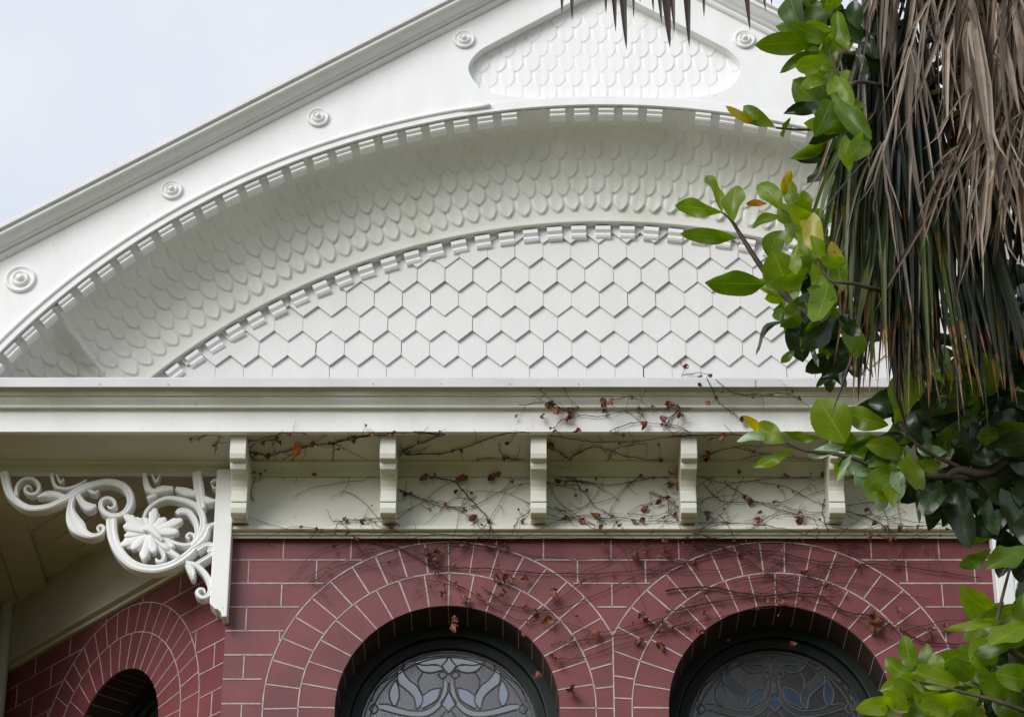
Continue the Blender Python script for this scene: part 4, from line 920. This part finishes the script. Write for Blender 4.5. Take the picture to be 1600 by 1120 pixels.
spray(A, (1310, 150), 9, (50, 80), (120, 330), 'ggl', YM + .05, 24); spray(A, (1300, 40), 8, (50, 85), (100, 280), 'ggl', YM + .04, 22); spray(A, (1330, 230), 8, (50, 85), (170, 310), 'gdd', YM + .04, 20)
A = 'middle'
spray(A, (1270, 350), 8, (45, 75), (80, 300), 'llg', YM + .04, 20); spray(A, (1260, 440), 9, (50, 85), (60, 250), 'ggl', YM + .05, 22); spray(A, (1290, 480), 10, (50, 85), (150, 330), 'gdd', YM + .05, 24); spray(A, (1320, 330), 6, (50, 80), (90, 270), 'lg', YM + .08, 20); spray(A, (1310, 560), 6, (45, 75), (190, 330), 'dd', YM + .06, 16)
A = 'lower'
spray(A, (1360, 690), 6, (50, 80), (150, 300), 'lg', Y2 + .14, 20); spray(A, (1440, 640), 9, (60, 95), (60, 300), 'lgd', Y2 + .10, 30)
for c in ((1440, 590), (1490, 570), (1540, 600), (1590, 560), (1480, 660), (1570, 500), (1600, 660)): spray(A, c, 9, (65, 100), (0, 360), 'ddd', YM + .35, 34); spray(A, (1400, 715), 6, (50, 80), (150, 300), 'lgp', Y2 + .04, 20); spray(A, (1530, 620), 7, (60, 95), (100, 300), 'gdl', Y2 + .06, 30)
A = 'corner'
spray(A, (1450, 1075), 12, (50, 80), (80, 260), 'lgl', Y3 + .04, 30); spray(A, (1540, 1040), 12, (60, 90), (90, 280), 'lgl', Y3 + .04, 34); spray(A, (1580, 960), 7, (55, 85), (120, 280), 'lg', Y3 + .05, 24)
for k, mb in CL_.items(): mb.build('leaf_cluster', LML, mag, smooth=True, recalc=False)

# ------------------------------------------------------------------ CREEPER on fascia, soffit, frieze and wall
def surf(px, py):
    if py < 590: return P(px, py, -.01)
    if py < 606: return P(px, py, -.482)
    if py < 638: return P(px, py, -.445)
    if py < 676: return P(px, py, -.372)
    q = PZ(px, py, ZS - .006)
    if q.y < -.10: return q
    if py < 819: return P(px, py, -.040)
    if py < 843: return P(px, py, -.080)
    return P(px, py, -.014)
z5 = lambda *a: [(520 + x / 2.857, 364 + y / 2.857) for x, y in a]
z6 = lambda *a: [(1040 + x / 2.857, 364 + y / 2.857) for x, y in a]
w2 = lambda *a: [(520 + x / 2.857, 728 + y / 2.857) for x, y in a]
w3 = lambda *a: [(1040 + x / 2.857, 728 + y / 2.857) for x, y in a]
b5 = lambda *a: [(300 + x / 4.2105, 660 + y / 4.2105) for x, y in a]
V1, V2, V3 = .0026, .0017, .0012
VINES = [(V1, b5((370, 190), (470, 215), (560, 205), (700, 170), (800, 150), (940, 130), (1100, 95), (1240, 80), (1400, 68), (1600, 66))), (V2, b5((360, 130), (480, 100), (620, 75), (760, 75))), (V2, b5((440, 330), (600, 240), (750, 160), (900, 80))),
  (V2, b5((930, 140), (930, 230), (905, 300))), (V2, b5((370, 200), (400, 240), (430, 300), (395, 450), (405, 520))), (V3, b5((440, 350), (720, 345), (1020, 350), (985, 480))), (V3, b5((380, 180), (440, 130), (560, 120), (520, 150))), (V3, b5((45, 130), (70, 90), (180, 90), (160, 150), (155, 210))),
  (V2, b5((1370, 440), (1500, 500), (1600, 530), (1720, 560))), (V2, b5((1370, 220), (1400, 180), (1520, 120), (1640, 80))), (V3, b5((960, 660), (1080, 640), (1250, 635))), (V3, b5((780, 750), (830, 705), (860, 700))),
  (V1, w2((310, 0), (430, 40), (550, 80), (610, 150), (650, 190), (690, 240), (705, 310))), (V2, w2((300, 110), (400, 150), (500, 185), (640, 180))), (V2, w2((0, 250), (100, 240), (220, 235), (280, 300))), (V2, w2((0, 290), (200, 300), (400, 300), (640, 320), (900, 315), (1250, 322), (1600, 326))),
  (V1, w2((80, 310), (300, 370), (430, 440), (560, 450), (800, 465), (1100, 480), (1350, 465), (1600, 470))), (V2, w2((430, 440), (520, 510), (600, 560), (700, 620), (850, 690), (1000, 690), (1200, 740), (1600, 640))), (V2, w2((520, 340), (700, 360), (900, 400), (1100, 420), (1300, 410), (1600, 430))),
  (V2, w2((660, 540), (800, 620), (1000, 640), (1200, 560), (1400, 470), (1500, 430))), (V2, w2((870, 690), (980, 620), (1080, 540), (1200, 480))), (V2, w2((980, 800), (1100, 780), (1300, 750), (1450, 700), (1600, 650))), (V2, w2((960, 850), (1080, 860), (1200, 820), (1400, 760), (1600, 690))),
  (V2, w2((960, 20), (1080, 60), (1120, 120), (1200, 200), (1350, 240), (1540, 255))), (V2, w2((990, 60), (1200, 80), (1400, 60), (1600, 30))), (V2, w2((1410, 120), (1490, 140), (1500, 200), (1540, 240))), (V3, w2((700, 260), (720, 320), (760, 350))), (V2, w2((800, 290), (830, 245), (880, 200), (885, 160))), (V3, w2((990, 180), (1080, 240), (1200, 260), (1260, 220))),
  (V1, w3((0, 470), (200, 400), (450, 380), (640, 420), (900, 440), (1200, 470), (1400, 500))), (.0038, w3((0, 560), (200, 540), (400, 580), (650, 570), (800, 650), (950, 680), (1060, 740), (1180, 790), (1390, 790))), (V1, w3((0, 650), (250, 600), (520, 580), (760, 590))), (V2, w3((130, 360), (300, 370), (500, 420), (620, 480), (760, 560))),
  (V2, w3((0, 720), (160, 690), (400, 640), (600, 620))), (V2, w3((240, 360), (420, 460), (620, 590), (800, 650))), (V2, w3((170, 80), (250, 150), (400, 160), (520, 160), (640, 90))), (V2, w3((270, 80), (380, 140), (500, 190), (640, 230), (720, 260))), (V1, w3((700, 0), (720, 120), (700, 200), (730, 290))),
  (V2, w3((790, 200), (880, 220), (980, 260), (1100, 270), (1250, 250))), (V2, w3((920, 140), (980, 210), (1000, 300))), (V3, w3((1030, 90), (1040, 220), (1060, 270))), (V2, w3((150, 250), (300, 250), (450, 270), (600, 300), (760, 350), (900, 370))), (V2, w3((880, 300), (1040, 330), (1200, 310))),
  (V2, w3((120, 300), (260, 330), (420, 360), (600, 350), (800, 380), (1000, 420), (1200, 440))), (V2, w3((300, 520), (460, 500), (620, 540), (800, 520), (1000, 560), (1180, 600))), (V2, w3((1060, 740), (1200, 700), (1340, 690))),
  (V2, z5((830, 770), (960, 760), (1060, 800), (1170, 820), (1330, 790), (1600, 780))), (V2, z5((980, 875), (1020, 840), (1080, 820), (1060, 780))), (V2, z5((1240, 885), (1330, 845), (1470, 855), (1600, 890))), (V3, z5((1310, 800), (1380, 850))), (V3, z5((1470, 850), (1540, 790))), (V3, z5((920, 700), (980, 750))), (V3, z5((1030, 690), (1070, 750))), (V3, z5((1210, 760), (1320, 730), (1420, 780))),
  (V2, z6((70, 640), (170, 630), (260, 680), (330, 720), (520, 720), (640, 770))), (V2, z6((180, 640), (240, 760), (330, 830), (380, 860))), (V3, z6((300, 720), (450, 730), (600, 740))), (V3, z6((60, 570), (80, 600), (70, 640))), (V2, z6((0, 860), (60, 790), (10, 840), (100, 880))),
  (V1, z5((0, 940), (150, 900), (300, 890), (500, 900))), (V2, z5((310, 970), (400, 940), (500, 900))), (V1, z5((310, 990), (500, 985), (620, 950), (760, 900), (880, 892))), (V2, z5((960, 905), (1080, 920), (1200, 935), (1400, 930), (1600, 905))), (V2, z5((960, 950), (1060, 1020), (1090, 1110))), (V2, z5((1220, 1060), (1250, 970), (1400, 940))), (V2, z5((1060, 1020), (1090, 990), (1180, 960), (1320, 1000), (1500, 1020))),
  (V2, z5((640, 1020), (700, 1010), (850, 1010))), (V2, z5((740, 940), (760, 990), (830, 1030))), (V2, z6((150, 1000), (300, 960), (460, 990), (640, 1010), (730, 1080))), (V2, z6((10, 910), (200, 905), (380, 910), (560, 960))), (V2, z6((170, 1060), (300, 1050), (500, 1080), (700, 1100)))]
vine = thing('creeper_vine', 'bare brown creeper with a few withered red leaves clinging to frieze and brick', 'climbing plant', tuple(P(1500, 1120, -.01)))
vs_ = MB(); vl = MB(); nodes = []
for r0, pl in VINES:
    sp = smoothpts(pl, 7); q = []; ox = oy = 0
    for k, (x, y) in enumerate(sp):
        ox = ox * .7 + R.uniform(-1.3, 1.3); oy = oy * .7 + R.uniform(-1.3, 1.3); p = surf(x + ox, y + oy); q.append(p + Vector((0, R.uniform(-.004, .001), 0)))
        nodes.append((x + ox, y + oy))
    runs = [[q[0]]]                              # the stem leaves one surface and takes hold on the next
    for a, b in zip(q, q[1:]):
        if (a - b).length > .16: runs.append([b])
        else: runs[-1].append(b)
    for rn in runs:
        if len(rn) > 1: n = len(rn); vs_.tube(rn, [r0 * (1 - .35 * k / n) * R.uniform(.85, 1.3) for k in range(n)], 5)
def vleaf(x, y, s=None, m=0, off=.012):
    p = surf(x, y) + Vector((0, -off, 0)); s = s or R.uniform(.018, .040); a = radians(R.uniform(-150, -30))
    s *= .92; t = p + Vector((cos(a) * s, R.uniform(-.8, .2) * s, sin(a) * s))
    leaf(vl, p, t, s * R.uniform(.5, .85), m, fold=R.uniform(-1.3, 1.3), curl=R.uniform(-.45, .45), wave=.34, shape=R.uniform(.65, 1.1), n=7)
    if R.random() < .5: leaf(vl, p, p + Vector((cos(a + 1) * s * .6, -.2 * s, sin(a + 1) * s * .6)), s * .4, m, fold=R.uniform(-1.2, 1.2), curl=R.uniform(-.4, .4), wave=.3, shape=.8, n=5)
for i in range(150):                              # long thin runners over brick, frieze and soffit
    x, y = R.choice(nodes)
    if x < 620 and R.random() < .75: continue
    if y < 690 and R.random() < .85: continue
    a = R.choice([0, pi]) + R.uniform(-.5, .5); L_ = R.uniform(60, 240); n = 14; pts = [(x, y)]
    for k in range(n): a += R.uniform(-.28, .28); pts.append((pts[-1][0] + cos(a) * L_ / n, pts[-1][1] + sin(a) * L_ / n + .15))
    pts = [p for p in pts if 360 < p[0] < 1540 and 690 < p[1] < 1015]; over = [any(hypot(surf(*p).x - c, surf(*p).z - WZ) < RI + .01 for c in WIN) for p in pts]; pts = pts[:over.index(True)] if True in over else pts
    if len(pts) < 5: continue
    q = [surf(*p) + Vector((0, R.uniform(-.004, .001), 0)) for p in pts]; cut = 1
    while cut < len(q) and (q[cut] - q[cut - 1]).length < .12: cut += 1
    if cut > 4: vs_.tube(q[:cut], [.0014 - .0006 * k / cut for k in range(cut)], 4); nodes += [p for p in pts[1:cut] if R.random() < .5]
for x, y in nodes:
    if R.random() < .30 and not (606 > y > 585):
        a = R.uniform(0, 2 * pi); pts = [(x, y)]; L_ = R.uniform(6, 26)
        for k in range(4): a += R.uniform(-.6, .6); pts.append((pts[-1][0] + cos(a) * L_ / 4, pts[-1][1] + sin(a) * L_ / 4))
        q = [surf(*p) for p in pts]
        if max((q[i] - q[i + 1]).length for i in range(4)) < .1: vs_.tube(q, [.0011, .001, .0009, .0008, .0007], 4)
        if R.random() < .22: vleaf(*pts[-1], s=R.uniform(.012, .028))
    if R.random() < .045: vleaf(x, y)
for x, y, s in ((672, 865, .06), (685, 862, .05), (668, 858, .05), (690, 858, .04), (676, 872, .04), (774, 898, .055), (786, 900, .045), (783, 892, .04), (795, 902, .04), (825, 903, .04), (690, 925, .05), (720, 930, .06), (710, 912, .035), (786, 928, .035), (820, 945, .03), (860, 925, .06), (860, 965, .055), (930, 985, .055), (838, 1050, .06),
                (897, 1070, .065), (895, 1078, .05), (1025, 1005, .06), (1005, 970, .05), (1003, 958, .05), (1008, 850, .04), (1030, 868, .04), (745, 806, .05), (728, 798, .035), (815, 814, .035), (922, 802, .06), (930, 803, .04), (905, 812, .04), (985, 812, .05), (1000, 812, .05), (1012, 792, .045), (1033, 783, .035), (1055, 735, .05), (1054, 757, .05), (1058, 765, .04),
                (1100, 800, .045), (1188, 812, .05), (1190, 800, .03), (1247, 812, .055), (1252, 808, .04), (728, 745, .05), (768, 742, .06), (784, 740, .04), (672, 738, .05), (668, 745, .045), (1102, 706, .035), (1103, 718, .035), (905, 671, .04), (1004, 660, .04), (1030, 654, .05), (862, 634, .05), (868, 638, .045), (851, 648, .04), (937, 628, .05), (945, 640, .04),
                (890, 640, .03), (1048, 633, .05), (1045, 632, .035), (893, 645, .035), (1000, 640, .03), (1110, 586, .035), (1095, 588, .03), (1090, 602, .035), (1127, 612, .035), (1047, 630, .045), (1101, 630, .035), (1370, 965, .06), (1372, 978, .065), (1362, 955, .045), (1402, 950, .06), (1450, 985, .05), (1477, 975, .045), (1415, 1028, .05), (1100, 955, .035),
                (1100, 985, .04), (1220, 935, .04), (1530, 958, .05), (708, 964, .05), (708, 975, .05), (910, 905, .035), (992, 864, .045), (1012, 860, .03), (555, 840, .05), (720, 850, .035), (790, 848, .04), (755, 848, .04), (940, 850, .04), (1140, 1000, .03), (1242, 1005, .04)):
    vleaf(x, y, s * R.uniform(.8, 1.05))
for x, y, s in ((467, 699, .05), (469, 706, .04), (1055, 735, .04), (1102, 716, .03), (1055, 757, .035)): vleaf(x, y, s, 1)
vs_.build('stem', VSTEM, vine, recalc=False); vl.build('withered_leaves', [VLEAF, VLEAFR], vine, smooth=True, recalc=False)
